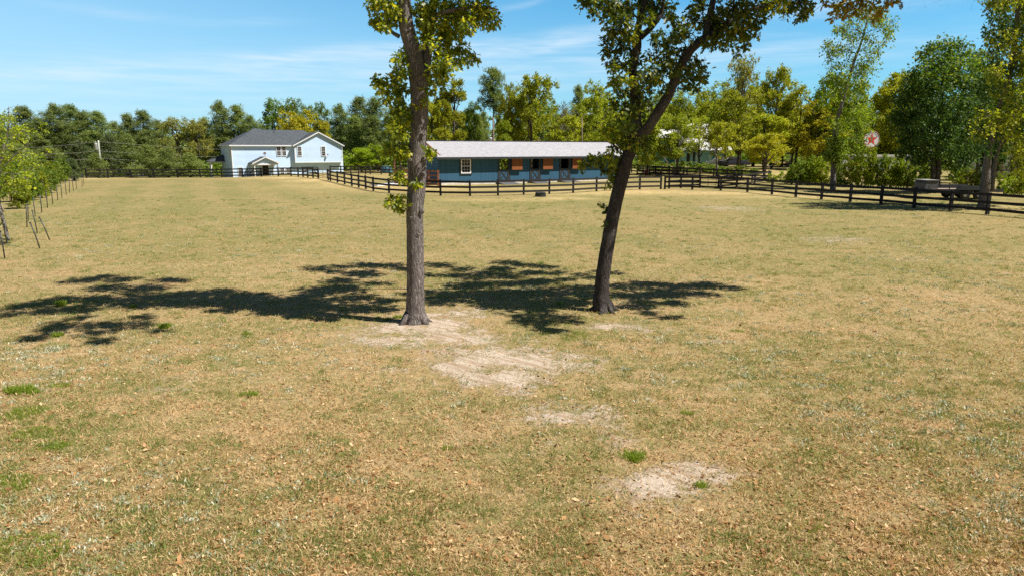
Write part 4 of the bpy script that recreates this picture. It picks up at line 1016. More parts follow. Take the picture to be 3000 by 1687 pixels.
def sedan(p, rz, label, paint, s=1.0, roof=1.5):
    root = thing('car', label, 'car', p, rz); root.scale = (s, s, s)
    body_loft([(-2.2, .45, .75, .72, .68), (-2.05, .3, .85, .86, .78), (-.9, .28, 1.0, .9, .8), (1.3, .28, 1.02, .9, .8), (2.1, .35, .95, .86, .78), (2.2, .45, .8, .8, .74)], paint, 'body', root)
    body_loft([(-1.05, .96, 1.0, .78, .76), (-.35, .98, roof - .06, .8, .62), (.5, .98, roof, .8, .62), (1.45, .98, roof - .08, .8, .62), (1.75, .96, 1.02, .78, .74)], paint, 'cabin', root)
    for sd in (-1, 1):
        for xs in (((-.75, 1.04), (-.3, roof - .12), (.2, roof - .1), (.2, 1.04)), ((.28, 1.04), (.28, roof - .1), (1.2, roof - .12), (1.5, 1.04))):
            m = MB(); q = [(x, sd * (.80 - .18 * (z - .98) / (roof - .98) + .012), z) for x, z in xs]; q2 = [(x, y - sd * .02, z) for x, y, z in q]
            m.add(q + q2, [(0, 1, 2, 3), (7, 6, 5, 4), (0, 4, 5, 1), (1, 5, 6, 2), (2, 6, 7, 3), (3, 7, 4, 0)]); m.build('side_window', MT['window_glass'], root)
        m = MB(); m.box(-2.22, -2.1, sd * .58 - .14, sd * .58 + .14, .62, .76); m.build('headlight', MT['toy_white'], root)
        wheel(root, -1.35, sd * .78, .32, .2); wheel(root, 1.35, sd * .78, .32, .2)
    m = MB(); m.add([(-1.02, -.7, 1.02), (-1.02, .7, 1.02), (-.38, .56, roof - .08), (-.38, -.56, roof - .08), (-.98, -.7, 1.0), (-.98, .7, 1.0), (-.34, .56, roof - .1), (-.34, -.56, roof - .1)], [(0, 1, 2, 3), (7, 6, 5, 4), (0, 4, 5, 1), (1, 5, 6, 2), (2, 6, 7, 3), (3, 7, 4, 0)]); m.build('windscreen', MT['window_glass'], root)
sedan(at(2104, 131), R(-8), 'white car parked behind the grey pickup', 'car_white', 1.08, 1.72)
pc = at(1131, 116); pc.z = at(1131, 116, py=508).z - 0.3
sedan(pc, R(-75), 'pale blue car just showing behind the weathered fence', 'car_blue', 1.0, 1.5)

# ------------------------------------------------------------------ round star sign
def star_sign():
    Y = 108; c = at(2543, Y, py=408); b = at(2543, Y); r = (2566 - 2520) / 2 / F * Y
    root = thing('round_sign', 'round white sign with red star on a rusty post above the camper', 'sign', b); root.rotation_euler = (0, 0, R(8)); C = Vector((0, 0, c.z - b.z))
    m = MB(); Mr = Matrix.Translation(C) @ Matrix.Rotation(R(90), 4, 'X'); m.lathe([(0, -.06), (r, -.06), (r, .06), (0, .06)], 36, 0, Mr, smooth=False); m.build('disc', MT['sign_white'], root)
    m = MB(); m.lathe([(r, -.09), (r * 1.06, -.09), (r * 1.06, .09), (r, .09)], 36, 0, Mr, smooth=False); m.build('rim', MT['rust'], root)
    m = MB(); pts = [((r * .80 if k % 2 == 0 else r * .31) * math.sin(k * math.pi / 5), (r * .80 if k % 2 == 0 else r * .31) * math.cos(k * math.pi / 5) - r * .06) for k in range(10)]
    n = 10; vs = [(x, y0, z) for y0 in (-.085, -.062) for x, z in pts] + [(0, -.085, -r * .06)]
    m.add([Vector(v) + C for v in vs], [(20, i, (i + 1) % n) for i in range(n)] + [(i, i + n, (i + 1) % n + n, (i + 1) % n) for i in range(n)]); m.build('star', MT['sign_red'], root)
    m = MB(); a = r * .05; zc = -r * .02; m.box(-r * .20, r * .20, -.10, -.088, zc + r * .18, zc + r * .28, 0, Matrix.Translation(C)); m.box(-a, a, -.10, -.088, zc - r * .28, zc + r * .18, 0, Matrix.Translation(C)); m.build('letter_t', MT['sign_green'], root)
    for i, ch in enumerate('TEXACO'):
        cu = bpy.data.curves.new('letter', 'FONT'); cu.body = ch; cu.size = r * .42; cu.extrude = .006; cu.align_x = 'CENTER'; cu.align_y = 'CENTER'
        tmp = bpy.data.objects.new('tmp', cu); COL.objects.link(tmp); dg = bpy.context.evaluated_depsgraph_get(); lm = bpy.data.meshes.new_from_object(tmp.evaluated_get(dg)); bpy.data.objects.remove(tmp)
        ob = bpy.data.objects.new('letter', lm); COL.objects.link(ob); ang = R(-62 + i * 124 / 5); ob.parent = root
        ob.location = C + Vector((math.sin(ang) * r * .80, -.072, math.cos(ang) * r * .80)); ob.rotation_euler = (R(90), ang, 0); lm.materials.clear(); lm.materials.append(MT['black_paint'])
    m = MB(); h = C.z - r; m.prism([(-r * .62, h + r * .28), (r * .62, h + r * .28), (.2, h - .35), (-.2, h - .35)], .07, .16); m.build('bracket', MT['rust'], root)
    m = MB(); m.beam((0, .1, 0), (0, .1, h + .05), .34, .22, (1, 0, 0)); m.build('post', MT['rust'], root)
star_sign()

# ------------------------------------------------------------------ camper, utility trailer, right edge house, playground
def camper():
    Y = 106; o = at(2468, Y); d = (1, -0.10); M = frame_mat((o.x, o.y, 0), d); wl = Wall(o, d); L = wl.u(2735, 480); z1 = wl.uv(2540, 460)[1]; z0 = o.z
    root = thing('camper', 'long white camper trailer with red stripe half hidden behind the hedge', 'camper')
    m = MB(); m.prism([(0, z0 + .45), (0, z1 - .3), (.25, z1), (L - .25, z1), (L, z1 - .3), (L, z0 + .45)], 0, 2.5, 0, M); m.build('body', MT['camper_wall'], root)
    m = MB(); m.prism([(0.1, z1 + .003), (.3, z1 + .28), (L - .3, z1 + .28), (L - .1, z1 + .003)], -.08, 2.58, 0, M); m.build('roof', MT['toy_white'], root)
    m = MB(); m.box(wl.u(2517), wl.u(2520.5), -.02, -.004, z0 + .5, z1 - .1, 0, M); m.box(L - 1.4, L - 1.2, -.02, -.004, z0 + .5, z1 - .1, 0, M); m.build('stripe', MT['red_plastic'], root)
    for u in (1.2, 6.0, 9.5): window(root, M, u, u + .9, z0 + 1.5, z0 + 2.1, -.01, 1, 1, 1, .05, 'metal_grey')
    for u in (L * .45, L * .45 + .9):
        m = MB(); Mr = M @ Matrix.Translation((u, .12, z0 + .36)) @ Matrix.Rotation(R(90), 4, 'X'); m.lathe([(0, -.1), (.36, -.1), (.36, .1), (0, .1)], 16, 0, Mr); m.build('wheel', MT['tyre'], root)
camper()
def flat_trailer():
    Y = 52.5; o = at(2688, Y); d = (1, -0.06); M = frame_mat((o.x, o.y, g(o.x, o.y)), d); L = 6.2
    root = thing('utility_trailer', 'long dark flatbed utility trailer parked in the shade behind the fence', 'trailer')
    m = MB(); m.box(0.6, L, .0, 2.0, .62, .74, 0, M); m.build('deck', MT['weathered_wood'], root)
    m = MB(); m.box(.6, L, -.06, -.004, .56, .78, 0, M); m.box(.6, L, 2.004, 2.06, .56, .78, 0, M); m.box(.54, .6, 0, 2, .56, .78, 0, M)
    for x in (.7, 2.2, L - .1): m.box(x, x + .06, -.05, -.01, .78, 1.02, 0, M)
    m.beam(M @ Vector((.6, .2, .6)), M @ Vector((-.9, 1, .5)), .08, .1); m.beam(M @ Vector((.6, 1.8, .6)), M @ Vector((-.9, 1, .5)), .08, .1); m.build('chassis', MT['dark_trim'], root)
    for s in (0,):
        m = MB(); m.prism([(2.6, .72), (2.9, 1.02), (4.7, 1.02), (5.0, .72)], -.42, -.07, 0, M); m.build('fender', MT['dark_trim'], root)
        m = MB(); m.prism([(2.6, .72), (2.9, 1.02), (4.7, 1.02), (5.0, .72)], 2.07, 2.42, 0, M); m.build('fender', MT['dark_trim'], root)
    for x in (3.3, 4.3):
        for y in (-.24, 2.24):
            Mr = M @ Matrix.Translation((x, y, .36)) @ Matrix.Rotation(R(90), 4, 'X'); m = MB(); m.lathe([(.18, -.12), (.36, -.12), (.36, .12), (.18, .12)], 18, 0, Mr); w = m.build('wheel', MT['tyre'], root); m = MB(); m.lathe([(0, -.08), (.2, -.1), (.2, .1), (0, .08)], 12, 0, Mr); m.build('rim', MT['metal_grey'], w)
    r2 = thing('storage_box', 'light grey sloping storage box at the front end of the flatbed trailer', 'box')
    m = MB(); m.prism([(.55, .78), (.55, 1.18), (.72, 1.4), (1.45, 1.4), (1.5, 1.34), (1.5, .78)], .15, 1.85, 0, M); m.build('body', MT['rubber_mat'], r2)  # body and lid borrow darker materials, standing in for shade on the box
    m = MB(); m.box(.5, 1.54, .1, 1.9, 1.41, 1.45, 0, M); m.build('lid', MT['stone_grey'], r2)
flat_trailer()
def edge_house():
    Y = 88; o = at(2905, Y); d = (1, -0.1); M = frame_mat((o.x, o.y, 0), d); wl = Wall(o, d); z0 = o.z; ze = wl.uv(2970, 440)[1]; zt = wl.uv(2970, 378)[1]; L = 11
    root = thing('outbuilding', 'white outbuilding with pale green metal roof at the right edge', 'building')
    m = MB(); m.box(0, L, 1.8, 9, z0 - .5, ze, 0, M); m.build('wall', MT['trim_white'], root)
    m = MB(); u = wl.u(2958, 420); roof_slab(m, M, [(u, -.3, ze), (L + .5, -.3, ze), (L + .5, 5, zt + 1.0), (u, 5, zt + 1.0)]); roof_slab(m, M, [(-.4, 1.6, ze + .2), (u - .02, 1.6, ze + .2), (u - .02, 5, ze + 1.6), (-.4, 5, ze + 1.6)]); m.build('roof', MT['green_roof'], root)
    for px in (2935, 2990): m = MB(); x = wl.u(px); m.box(x, x + 1.1, 1.74, 1.796, z0, z0 + 2.2, 0, M); m.build('door', MT['weathered_wood'], root)
    for px in (2960, 2999): m = MB(); x = wl.u(px); m.box(x, x + .16, -.1, .06, z0 - .2, ze - .15, 0, M); m.build('porch_post', MT['dark_trim'], root)
edge_house()
def swing_set():
    p = at(2290, 138); z = p.z; root = thing('swing_set', 'dark swing set standing at the edge of the trees', 'swing set', p); m = MB()
    for x in (-1.6, 1.6):
        m.tube([(x - .15, -.9, 0), (x, 0, 2.3)], .05, 6); m.tube([(x + .15, .9, 0), (x, 0, 2.3)], .05, 6)
    m.tube([(-1.7, 0, 2.3), (1.7, 0, 2.3)], .06, 6); m.build('frame', MT['dark_trim'], root)
    m = MB(); m.prism([(-1.9, 2.36), (1.9, 2.36), (1.7, 2.5), (-1.7, 2.5)], -.7, .7); m.build('canopy', MT['dark_trim'], root)
    m = MB(); m.tube([(-.2, -.2, .5), (-.65, -.1, 1.6), (-.75, 0, 2.3)], .05, 5); m.build('slide', MT['toy_blue'], root)
    for x in (.4, .9): m = MB(); m.tube([(x, 0, 2.3), (x + .18, -.3, .6), (x + .38, -.3, .6), (x + .3, 0, 2.3)], .018, 5); m.box(x + .1, x + .42, -.4, -.2, .56, .61); m.build('swing', MT['toy_white'], root)
swing_set()
def ride_on(px, Y, colr, label, s):
    p = at(px, Y); root = thing('ride_on_toy', label, 'toy vehicle', p, random.Random(px).uniform(-.6, .6), 'small ride-on vehicles by the swing set'); root.scale = (s, s, s)
    body_loft([(-.8, .35, .5, .25, .2), (-.5, .35, .72, .3, .22), (0, .35, .6, .3, .25), (.5, .35, .75, .3, .22), (.8, .4, .7, .25, .2)], colr, 'body', root)
    for x in (-.55, .55):
        for y in (-.38, .38): wheel(root, x, y, .27, .18)
    m = MB(); m.tube([(-.35, -.3, 1.0), (-.4, 0, .95), (-.35, .3, 1.0)], .025, 5); m.tube([(-.4, 0, .95), (-.5, 0, .65)], .025, 5); m.build('handlebar', MT['dark_trim'], root)
for a in ((2266, 134, 'toy_green', 'green ride-on toy left of the swing set', 1.0), (2280, 133, 'toy_white', 'white ride-on toy under the blue slide', 1.1), (2297, 133, 'toy_tan', 'tan ride-on toy under the swings', 1.2), (2312, 134, 'toy_white', 'white ride-on toy right of the swing set', 1.1), (2327, 134, 'toy_tan', 'tan ride-on toy farthest right by the bushes', 1.0)): ride_on(*a)
def red_mower():
    p = at(2408, 118); root = thing('garden_tractor', 'small red garden tractor among the shrubs', 'tractor', p, R(10))
    body_loft([(-1.1, .5, .8, .35, .3), (-.9, .45, 1.0, .38, .3), (0, .45, 1.0, .38, .3), (.1, .4, .7, .4, .4), (1.1, .45, .95, .45, .4)], 'red_plastic', 'body', root)
    for x, r in ((-.75, .3), (.75, .45)):
        for y in (-.5, .5): wheel(root, x, y, r, .22)
    m = MB(); m.box(.5, .6, -.25, .25, .9, 1.35); m.box(.15, .6, -.25, .25, .82, .92); m.build('seat', MT['dark_trim'], root)
    m = MB(); m.lathe([(.17, 0), (.2, .02), (.17, .04), (.15, .02), (.17, 0)], 12, 0, Matrix.Translation((-.05, 0, 1.2))); m.tube([(-.15, 0, .9), (-.05, 0, 1.2)], .02, 5); m.build('steering_wheel', MT['dark_trim'], root)
red_mower()
def far_shed(px, Y, w, top, label, z=None):
    p = at(px, Y); zt = at(px, Y, py=top).z; p.z = zt - 2.6; root = thing('shed', label, 'shed', p); h = 2.1
    m = MB(); m.box(-w / 2, w / 2, 0, 3, 0, h); m.build('wall', MT['camper_wall'], root)
    m = MB(); roof_slab(m, Matrix(), [(-w / 2 - .2, -.3, h), (w / 2 + .2, -.3, h), (w / 2 + .2, 1.5, h + .55), (-w / 2 - .2, 1.5, h + .55)]); roof_slab(m, Matrix(), [(-w / 2 - .2, 3.3, h), (w / 2 + .2, 3.3, h), (w / 2 + .2, 1.5, h + .55), (-w / 2 - .2, 1.5, h + .55)]); m.build('roof', MT['white_roof_metal'], root)
    m = MB(); m.box(-.5, .5, -.03, -.003, 0, 1.9); m.build('door', MT['stone_grey'], root)
far_shed(150, 142, 1.6, 459, 'small white shed glimpsed among the far left pines above the saplings')
far_shed(384, 128, 2.2, 480, 'low pale shed glimpsed under the pines right of the leaning pole')
# ------------------------------------------------------------------ background trees
def T(key, px, top, w, Y, label, mat=None, name=None, cat='tree', group=None, **k):
    nm = name or ('pine_tree' if key.startswith('pine') else 'oak_tree' if key.startswith('oak') else 'tree')
    return plant_tree(key, nm, cat, label, px, Y, top, w, mat, group, **k)
T('pineB', 12, 345, 100, 150, 'dark pine at the far left edge behind the young leafy tree')
T('pineA', 91, 316, 110, 158, 'tall pine with split top standing second from the left edge')
T('pineB', 135, 352, 110, 150, 'low-topped pine just right of the second tall pine')
T('pineB', 183, 312, 125, 152, 'tallest dark pine on the far left, above the planted saplings')
T('pineA', 228, 311, 100, 156, 'tall pine with knobbly crown left of the leaning utility pole')
T('pineC', 262, 330, 100, 150, 'broad pine behind the leaning utility pole')
T('pineA', 302, 330, 100, 148, 'rounded pine just right of the leaning utility pole')
T('pineB', 352, 362, 95, 160, 'shorter pine in the dip between two taller crowns right of the pole')
T('pineC', 388, 337, 85, 146, 'narrow pointed pine midway between pole and olive tree')
T('pineA', 434, 328, 100, 146, 'tall pine with lumpy top left of the olive tree')
T('pineB', 476, 358, 90, 155, 'pine half hidden behind the left side of the olive tree')
T('looseA', 528, 347, 130, 128, 'loose olive green tree left of the blue house', 'leaf_olive')
T('looseA', 590, 352, 110, 130, 'second olive green tree closer to the blue house', 'leaf_olive', rz=2.2)
T('pineB', 612, 350, 80, 150, 'pine peeping over the right olive tree')
T('pineB', 660, 303, 95, 148, 'tall dark pine directly left of the blue house roof')
T('pineC', 706, 312, 110, 146, 'dense pine above the left end of the blue house roof')
T('pineB', 745, 345, 100, 144, 'lower pine rising behind the roof peak of the blue house')
T('mapleA', 812, 290, 120, 160, 'tall fresh green tree behind the middle of the blue house roof', 'leaf_green')
T('mapleA', 868, 290, 110, 158, 'tall airy green tree behind the yellow oak', 'leaf_green', rz=1.4)
T('looseA', 905, 310, 85, 162, 'pale thin-leaved tree right behind the yellow oak', 'leaf_green')
T('mapleA', 950, 302, 80, 160, 'pale green tree above the right gable of the blue house', 'leaf_green', rz=4)
T('oakB', 878, 327, 165, 138, 'rounded golden yellow oak right behind the blue house roof', 'leaf_yellow')
T('oakD', 950, 348, 90, 137, 'smaller golden yellow oak over the right gable of the house', 'leaf_yellow')
T('pineB', 1003, 312, 95, 146, 'dark pine just right of the golden oaks')
T('pineA', 1062, 288, 100, 142, 'tall round-topped pine midway between house and near oak trunk')
T('pineB', 1103, 292, 110, 135, 'broad pine with double trunk left of the near oak trunk')
T('pineC', 1040, 345, 100, 138, 'lower pine filling the gap right of the house')
T('oakD', 1060, 432, 110, 118, 'bright green young tree right beside the blue house wall', 'leaf_bright', name='tree')
T('oakA', 1108, 425, 90, 120, 'bright green bushy tree behind the parked blue car', 'leaf_bright', name='tree')
T('pineD', 1158, 320, 100, 128, 'pine partly hidden by low oak leaves left of the near trunk')
T('looseA', 1175, 350, 90, 112, 'sparse yellow green tree just left of the near oak trunk', 'leaf_oak')
T('oakC', 1268, 290, 90, 116, 'yellow green oak just right of the near trunk over the stable roof', 'leaf_oak')
T('tallA', 1330, 212, 120, 118, 'tall leafy green tree over the left end of the stable roof', 'leaf_oak')
T('mapleA', 1385, 300, 70, 125, 'green tree leaning against the right side of the tall leafy one', 'leaf_green')
T('oakD', 1300, 372, 110, 104, 'low yellow green oak directly over the stable ridge at left', 'leaf_oak')
T('pineSolo', 1445, 205, 78, 122, 'lone tall pine with bare trunk beside the brown utility pole', rz=0.3)
T('pineC', 1418, 330, 60, 140, 'small distant pine left of the lone tall pine')
T('pineLow', 1405, 352, 70, 128, 'blue green cedar left of the brown utility pole', 'leaf_pine')
T('oakB', 1490, 250, 90, 116, 'yellow green oak close behind the lone tall pine', 'leaf_oak')
T('oakC', 1560, 212, 165, 113, 'broad oak with forked dark trunk behind the middle of the stable', 'leaf_oak', rz=.8)
T('oakD', 1478, 350, 80, 105, 'low green tree right behind the stable ridge near the pole', 'leaf_bright')
T('bareA', 1655, 290, 80, 124, 'grey nearly bare tree between the two oaks over the stable', 'leaf_grey')
T('pineA', 1690, 255, 60, 138, 'distant pine top peeping between oaks near the lamp pole')
T('oakA', 1745, 243, 130, 113, 'oak with airy top left of the leaning near tree', 'leaf_oak', rz=2)
T('oakD', 1672, 335, 130, 106, 'dense low oak behind the lamp pole', 'leaf_oak', rz=3)
T('oakB', 1770, 340, 120, 104, 'low oak behind the right end of the stable roof', 'leaf_oak', rz=4)
T('oakC', 1840, 300, 120, 116, 'oak directly behind the fork of the leaning near tree', 'leaf_oak', rz=1)
T('oakA', 1925, 270, 130, 150, 'oak seen through the fork of the leaning near tree', 'leaf_oak', rz=5)
T('oakB', 2000, 265, 140, 152, 'broad oak rising behind the white cottage roof', 'leaf_oak', rz=.2)
T('oakD', 2085, 290, 130, 150, 'dense oak right behind the cottage roof', 'leaf_oak', rz=2.9)
T('looseA', 2165, 168, 125, 118, 'tall loose-topped olive oak right of the cottage', 'leaf_olive', rz=1.2)
T('oakC', 2260, 186, 120, 119, 'tall oak left of the slender sycamore-like tree', 'leaf_oak', rz=1.9)
T('oakB', 2160, 262, 180, 112, 'wide yellow green oak over the parked pickup', 'leaf_oak', rz=.5)
T('oakA', 2330, 250, 140, 116, 'yellow green oak behind the swing set', 'leaf_oak', rz=3.7)
T('oakB', 2400, 300, 170, 112, 'golden green oak behind the red tractor', 'leaf_yellow', rz=4.4)
T('oakD', 2240, 330, 170, 104, 'full low-crowned oak behind the lone small oak', 'leaf_oak', rz=1.1)
T('oakA', 2320, 335, 130, 124, 'shaded oak right above the swing set', 'leaf_oak', rz=2.6)
T('mapleA', 2415, 215, 150, 115, 'fresh green tree left of the slender leaning tree', 'leaf_bright', rz=2.6)
T('mapleA', 2490, 235, 130, 112, 'fresh green tree behind the round star sign', 'leaf_green', rz=5)
T('oakC', 2600, 205, 170, 124, 'golden oak behind the star sign reaching above it', 'leaf_yellow', rz=.9)
T('oakB', 2640, 260, 160, 118, 'olive oak between the star sign and the dark tree', 'leaf_oak', rz=2)
T('oakA', 2860, 180, 170, 78, 'yellow green oak behind the dark tree at right', 'leaf_oak', rz=2)
T('oakB', 2960, 130, 160, 84, 'oak over the green roofed outbuilding', 'leaf_oak', rz=3)
for i, (k_, px, top, w, Y, m_, lab) in enumerate((
        ('mapleA', 1215, 318, 110, 132, 'leaf_green', 'green tree seen behind the near oak trunk'),
        ('oakB', 1262, 335, 110, 128, 'leaf_bright', 'bright tree low behind the near oak at the stable corner'),
        ('tallA', 1300, 250, 90, 126, 'leaf_oak', 'slim oak joined to the left side of the tall leafy tree'),
        ('oakD', 1370, 318, 110, 134, 'leaf_green', 'rounded green tree between the tall leafy tree and the lone pine'),
        ('oakA', 1520, 270, 120, 128, 'leaf_oak', 'oak filling in behind the lone tall pine'),
        ('mapleA', 1600, 300, 120, 134, 'leaf_green', 'green tree low behind the forked oak'),
        ('oakB', 1640, 318, 110, 128, 'leaf_oak', 'oak low behind the grey bare tree'),
        ('oakD', 1715, 280, 120, 130, 'leaf_oak', 'oak close behind the lamp pole'),
        ('oakB', 1790, 268, 130, 128, 'leaf_oak', 'oak top showing left of the leaning trunk foliage'),
        ('mapleA', 1870, 290, 130, 134, 'leaf_bright', 'bright tree seen between the two forks of the leaning oak'),
        ('oakD', 1955, 300, 130, 160, 'leaf_oak', 'dense tree above the cottage side wing'),
        ('oakA', 2045, 262, 130, 158, 'leaf_oak', 'oak rising directly over the cottage roof ridge'),
        ('oakB', 2120, 240, 140, 134, 'leaf_oak', 'oak just left of the tall loose-topped olive oak'),
        ('oakD', 2205, 250, 150, 130, 'leaf_oak', 'full oak under the tall loose-topped olive oak'),
        ('oakB', 2290, 275, 150, 128, 'leaf_yellow', 'golden oak above and left of the swing set'),
        ('oakD', 2370, 300, 160, 126, 'leaf_oak', 'full oak above and right of the swing set'),
        ('oakA', 2450, 260, 140, 130, 'leaf_oak', 'oak hidden behind the slender leaning tree'),
        ('oakB', 2540, 290, 150, 130, 'leaf_yellow', 'golden oak close behind the star sign'),
        ('oakD', 2620, 320, 150, 122, 'leaf_oak', 'oak behind the right half of the camper'),
        ('oakB', 2700, 220, 160, 96, 'leaf_green', 'green tree behind the left side of the dark-crowned tree'),
        ('mapleA', 2830, 150, 150, 74, 'leaf_green', 'green tree rising behind the right side of the dark-crowned tree'),
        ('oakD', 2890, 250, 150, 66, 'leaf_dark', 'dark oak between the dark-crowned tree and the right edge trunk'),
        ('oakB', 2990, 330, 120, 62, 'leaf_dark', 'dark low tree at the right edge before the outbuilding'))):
    T(k_, px, top, w, Y, lab, m_, rz=i * 1.7, name='oak_tree' if k_.startswith('oak') else 'tree')
# smaller ones nearer
T('oakC', 2240, 388, 150, 88, 'lone small yellow oak with pale trunk beside the fence corner', 'leaf_yellow', rz=1.6, barkm='bark_grey')
T('oakA', 1985, 338, 150, 98, 'yellow green oak hiding the left part of the cottage', 'leaf_oak', rz=2.4, barkm='bark_grey')
T('oakC', 2100, 352, 125, 96, 'oak with leaning pale trunk before the cottage roof', 'leaf_oak', rz=.4, barkm='bark_grey')
T('looseA', 2046, 345, 105, 112, 'thin oak directly before the middle of the cottage roof', 'leaf_oak', name='oak_tree', rz=.7)
T('oakB', 1895, 328, 130, 101, 'oak filling the gap behind the leaning near trunk', 'leaf_oak', rz=.9)
# young pines at mid distance on the left
for i, (px, top, w, Y, lab) in enumerate(((238, 420, 110, 124, 'pale young pine below the tall pines left of the leaning pole'), (330, 405, 110, 124, 'young pine directly right of the leaning pole'),
        (386, 405, 90, 126, 'pointed young pine between pole and low shed'), (440, 432, 100, 122, 'low young pine right of the low shed'),
        (150, 440, 120, 122, 'young pine behind the row of saplings'), (60, 430, 130, 122, 'young pine far left behind the planted trees'), (495, 440, 90, 120, 'young pine at the foot of the olive trees'),
        (560, 455, 90, 120, 'low dark young pine beside the house left end'), (290, 455, 70, 118, 'bushy young pine at the foot of the leaning pole'), (218, 470, 50, 84, 'small yellow green pine at the end of the sapling row'))):
    T('pineLow', px, top, w, Y, lab, 'leaf_youngpine' if i in (0, 1, 9) else 'leaf_pine', rz=i * 1.3)
# a far wood behind everything
def far_wood():
    rng = np.random.default_rng(5); rn = random.Random(5); cents = []; per = []; rads = []
    for i in range(900):
        px = rn.uniform(-500, 3500); Y = rn.uniform(166, 215); p = at(px, Y); h = rn.uniform(8.5, 12.5) + (2 if px > 1200 else 0)
        for k in range(8):
            cents.append((p.x + rn.gauss(0, 1.7), p.y + rn.gauss(0, 1.6), p.z + h * (k + .4) / 8 + rn.gauss(0, .5))); rads.append(1.6 * (1.2 - k / 9)); per.append(34)
    V, Fc = clumps_cloud(np.array(cents), rads, per, .75, rng)
    o = link('woodland', np_mesh('woodland', V, Fc), MT['leaf_pine']); tag(o, 'distant green woodland behind the separate trees', 'woodland', None, 'stuff')
    cents = []; rads = []; per = []
    for i in range(640):       # undergrowth at the foot of the trees
        px = rn.uniform(-300, 3400); Y = rn.uniform(126, 165) if px < 1150 else rn.uniform(118, 160) if px < 1900 or px > 2330 else rn.uniform(150, 170); p = at(px, Y)
        for k in range(4): cents.append((p.x + rn.gauss(0, 1.8), p.y + rn.gauss(0, 1), p.z + .4 + k * rn.uniform(.5, 1.2))); rads.append(1.2); per.append(40)
    V, Fc = clumps_cloud(np.array(cents), rads, per, .5, rng)
    o = link('undergrowth', np_mesh('undergrowth', V, Fc), MT['leaf_green']); tag(o, 'green undergrowth at the foot of the background trees', 'undergrowth', None, 'stuff')
far_wood()
# bushes and hedge
def SH(key, px, Y, H, w, label, mat='leaf_hedge', group=None, name='shrub'):
    return plant_tree(key, name, 'bush' if name == 'bush' else 'shrub', label, px, Y, None, w, mat, group, Hm=H)
for a in (('shrubA', 1975, 105, 1.5, 60, 'dark green bush left of the cottage stairs', 'leaf_green'), ('shrubB', 2005, 104, 1.6, 60, 'dark bush under the yellow green oak', 'leaf_green'),
          ('shrubC', 2052, 102, 1.6, 50, 'bush beside the leaning pale trunk', 'leaf_green'), ('shrubA', 2088, 101, 1.35, 50, 'bush before the white parked car', 'leaf_green'),
          ('shrubB', 2120, 99, 1.1, 50, 'bush in front of the pickup hood', 'leaf_green'), ('shrubA', 2160, 98, 1.35, 60, 'broad bush hiding the pickup door', 'leaf_green'), ('shrubB', 2205, 96, 1.0, 40, 'low bush behind the fence corner', 'leaf_green'),
          ('shrubA', 1925, 106, 1.8, 60, 'dark bush left of the cottage behind the fence', 'leaf_green'),
          ('shrubB', 1590, 100, 4.6, 95, 'russet brown round bush above the stable roof', 'leaf_russet'), ('shrubA', 1650, 101, 4.3, 70, 'grey green bush right of the russet one', 'leaf_olive'),
          ('shrubC', 1420, 101, 4.2, 60, 'bright yellow green bush above the stable roof left of the pole', 'leaf_bright'), ('shrubA', 1510, 101, 4.6, 80, 'bright bush above the stable roof right of the pole', 'leaf_bright')):
    SH(*a[:6], mat=a[6], name='bush')
hedge = [(2262, 78, 1.0), (2300, 76, 1.3), (2322, 75, 2.0), (2345, 74, 2.6), (2368, 74, 2.9), (2392, 73, 3.0), (2415, 72.5, 2.4), (2462, 71, 2.2), (2492, 70, 2.9), (2520, 69.5, 3.3), (2548, 69, 3.7), (2575, 68, 3.3), (2602, 67.5, 3.0),
         (2630, 67, 3.1), (2655, 66.5, 2.6), (2680, 66, 2.8), (2708, 65, 2.4), (2800, 64, 2.2), (2835, 63.5, 2.0), (2870, 63, 1.7), (2940, 58, 1.9), (2965, 57, 1.5), (2990, 56, 1.9)]
hl = ['lowest shrub of the hedge, right beside the fence corner', 'low shrub second from the fence corner', 'shrub with pale stems below the swing set', 'tall feathery shrub right below the swing set', 'tall yellow green shrub left of the red tractor',
      'highest yellow green shrub before the red tractor', 'shrub touching the left side of the tall pale trunk', 'shrub touching the right side of the tall pale trunk', 'shrub before the left end of the camper', 'shrub over the red stripe of the camper',
      'tallest hedge shrub just below the star sign', 'shrub right of the star sign post', 'shrub before the middle of the camper', 'yellow leaved shrub left of the storage box', 'lower shrub close behind the storage box', 'shrub above the storage box', 'shrub between storage box and dark trunk',
      'shrub behind the flatbed trailer, left of the next two', 'middle shrub behind the flatbed trailer', 'lowest shrub behind the flatbed trailer', 'shrub right of the grey trunk by the fence', 'small shrub before the outbuilding door', 'shrub at the right edge before the outbuilding']
for i, ((px, Y, H), lab) in enumerate(zip(hedge, hl)):
    SH('shrub' + 'ABC'[i % 3], px, Y, H, 42 + (i * 7) % 22, lab, ('leaf_hedge', 'leaf_bright', 'leaf_hedge', 'leaf_green')[i % 4], 'shrubs of the hedge behind the right fence')

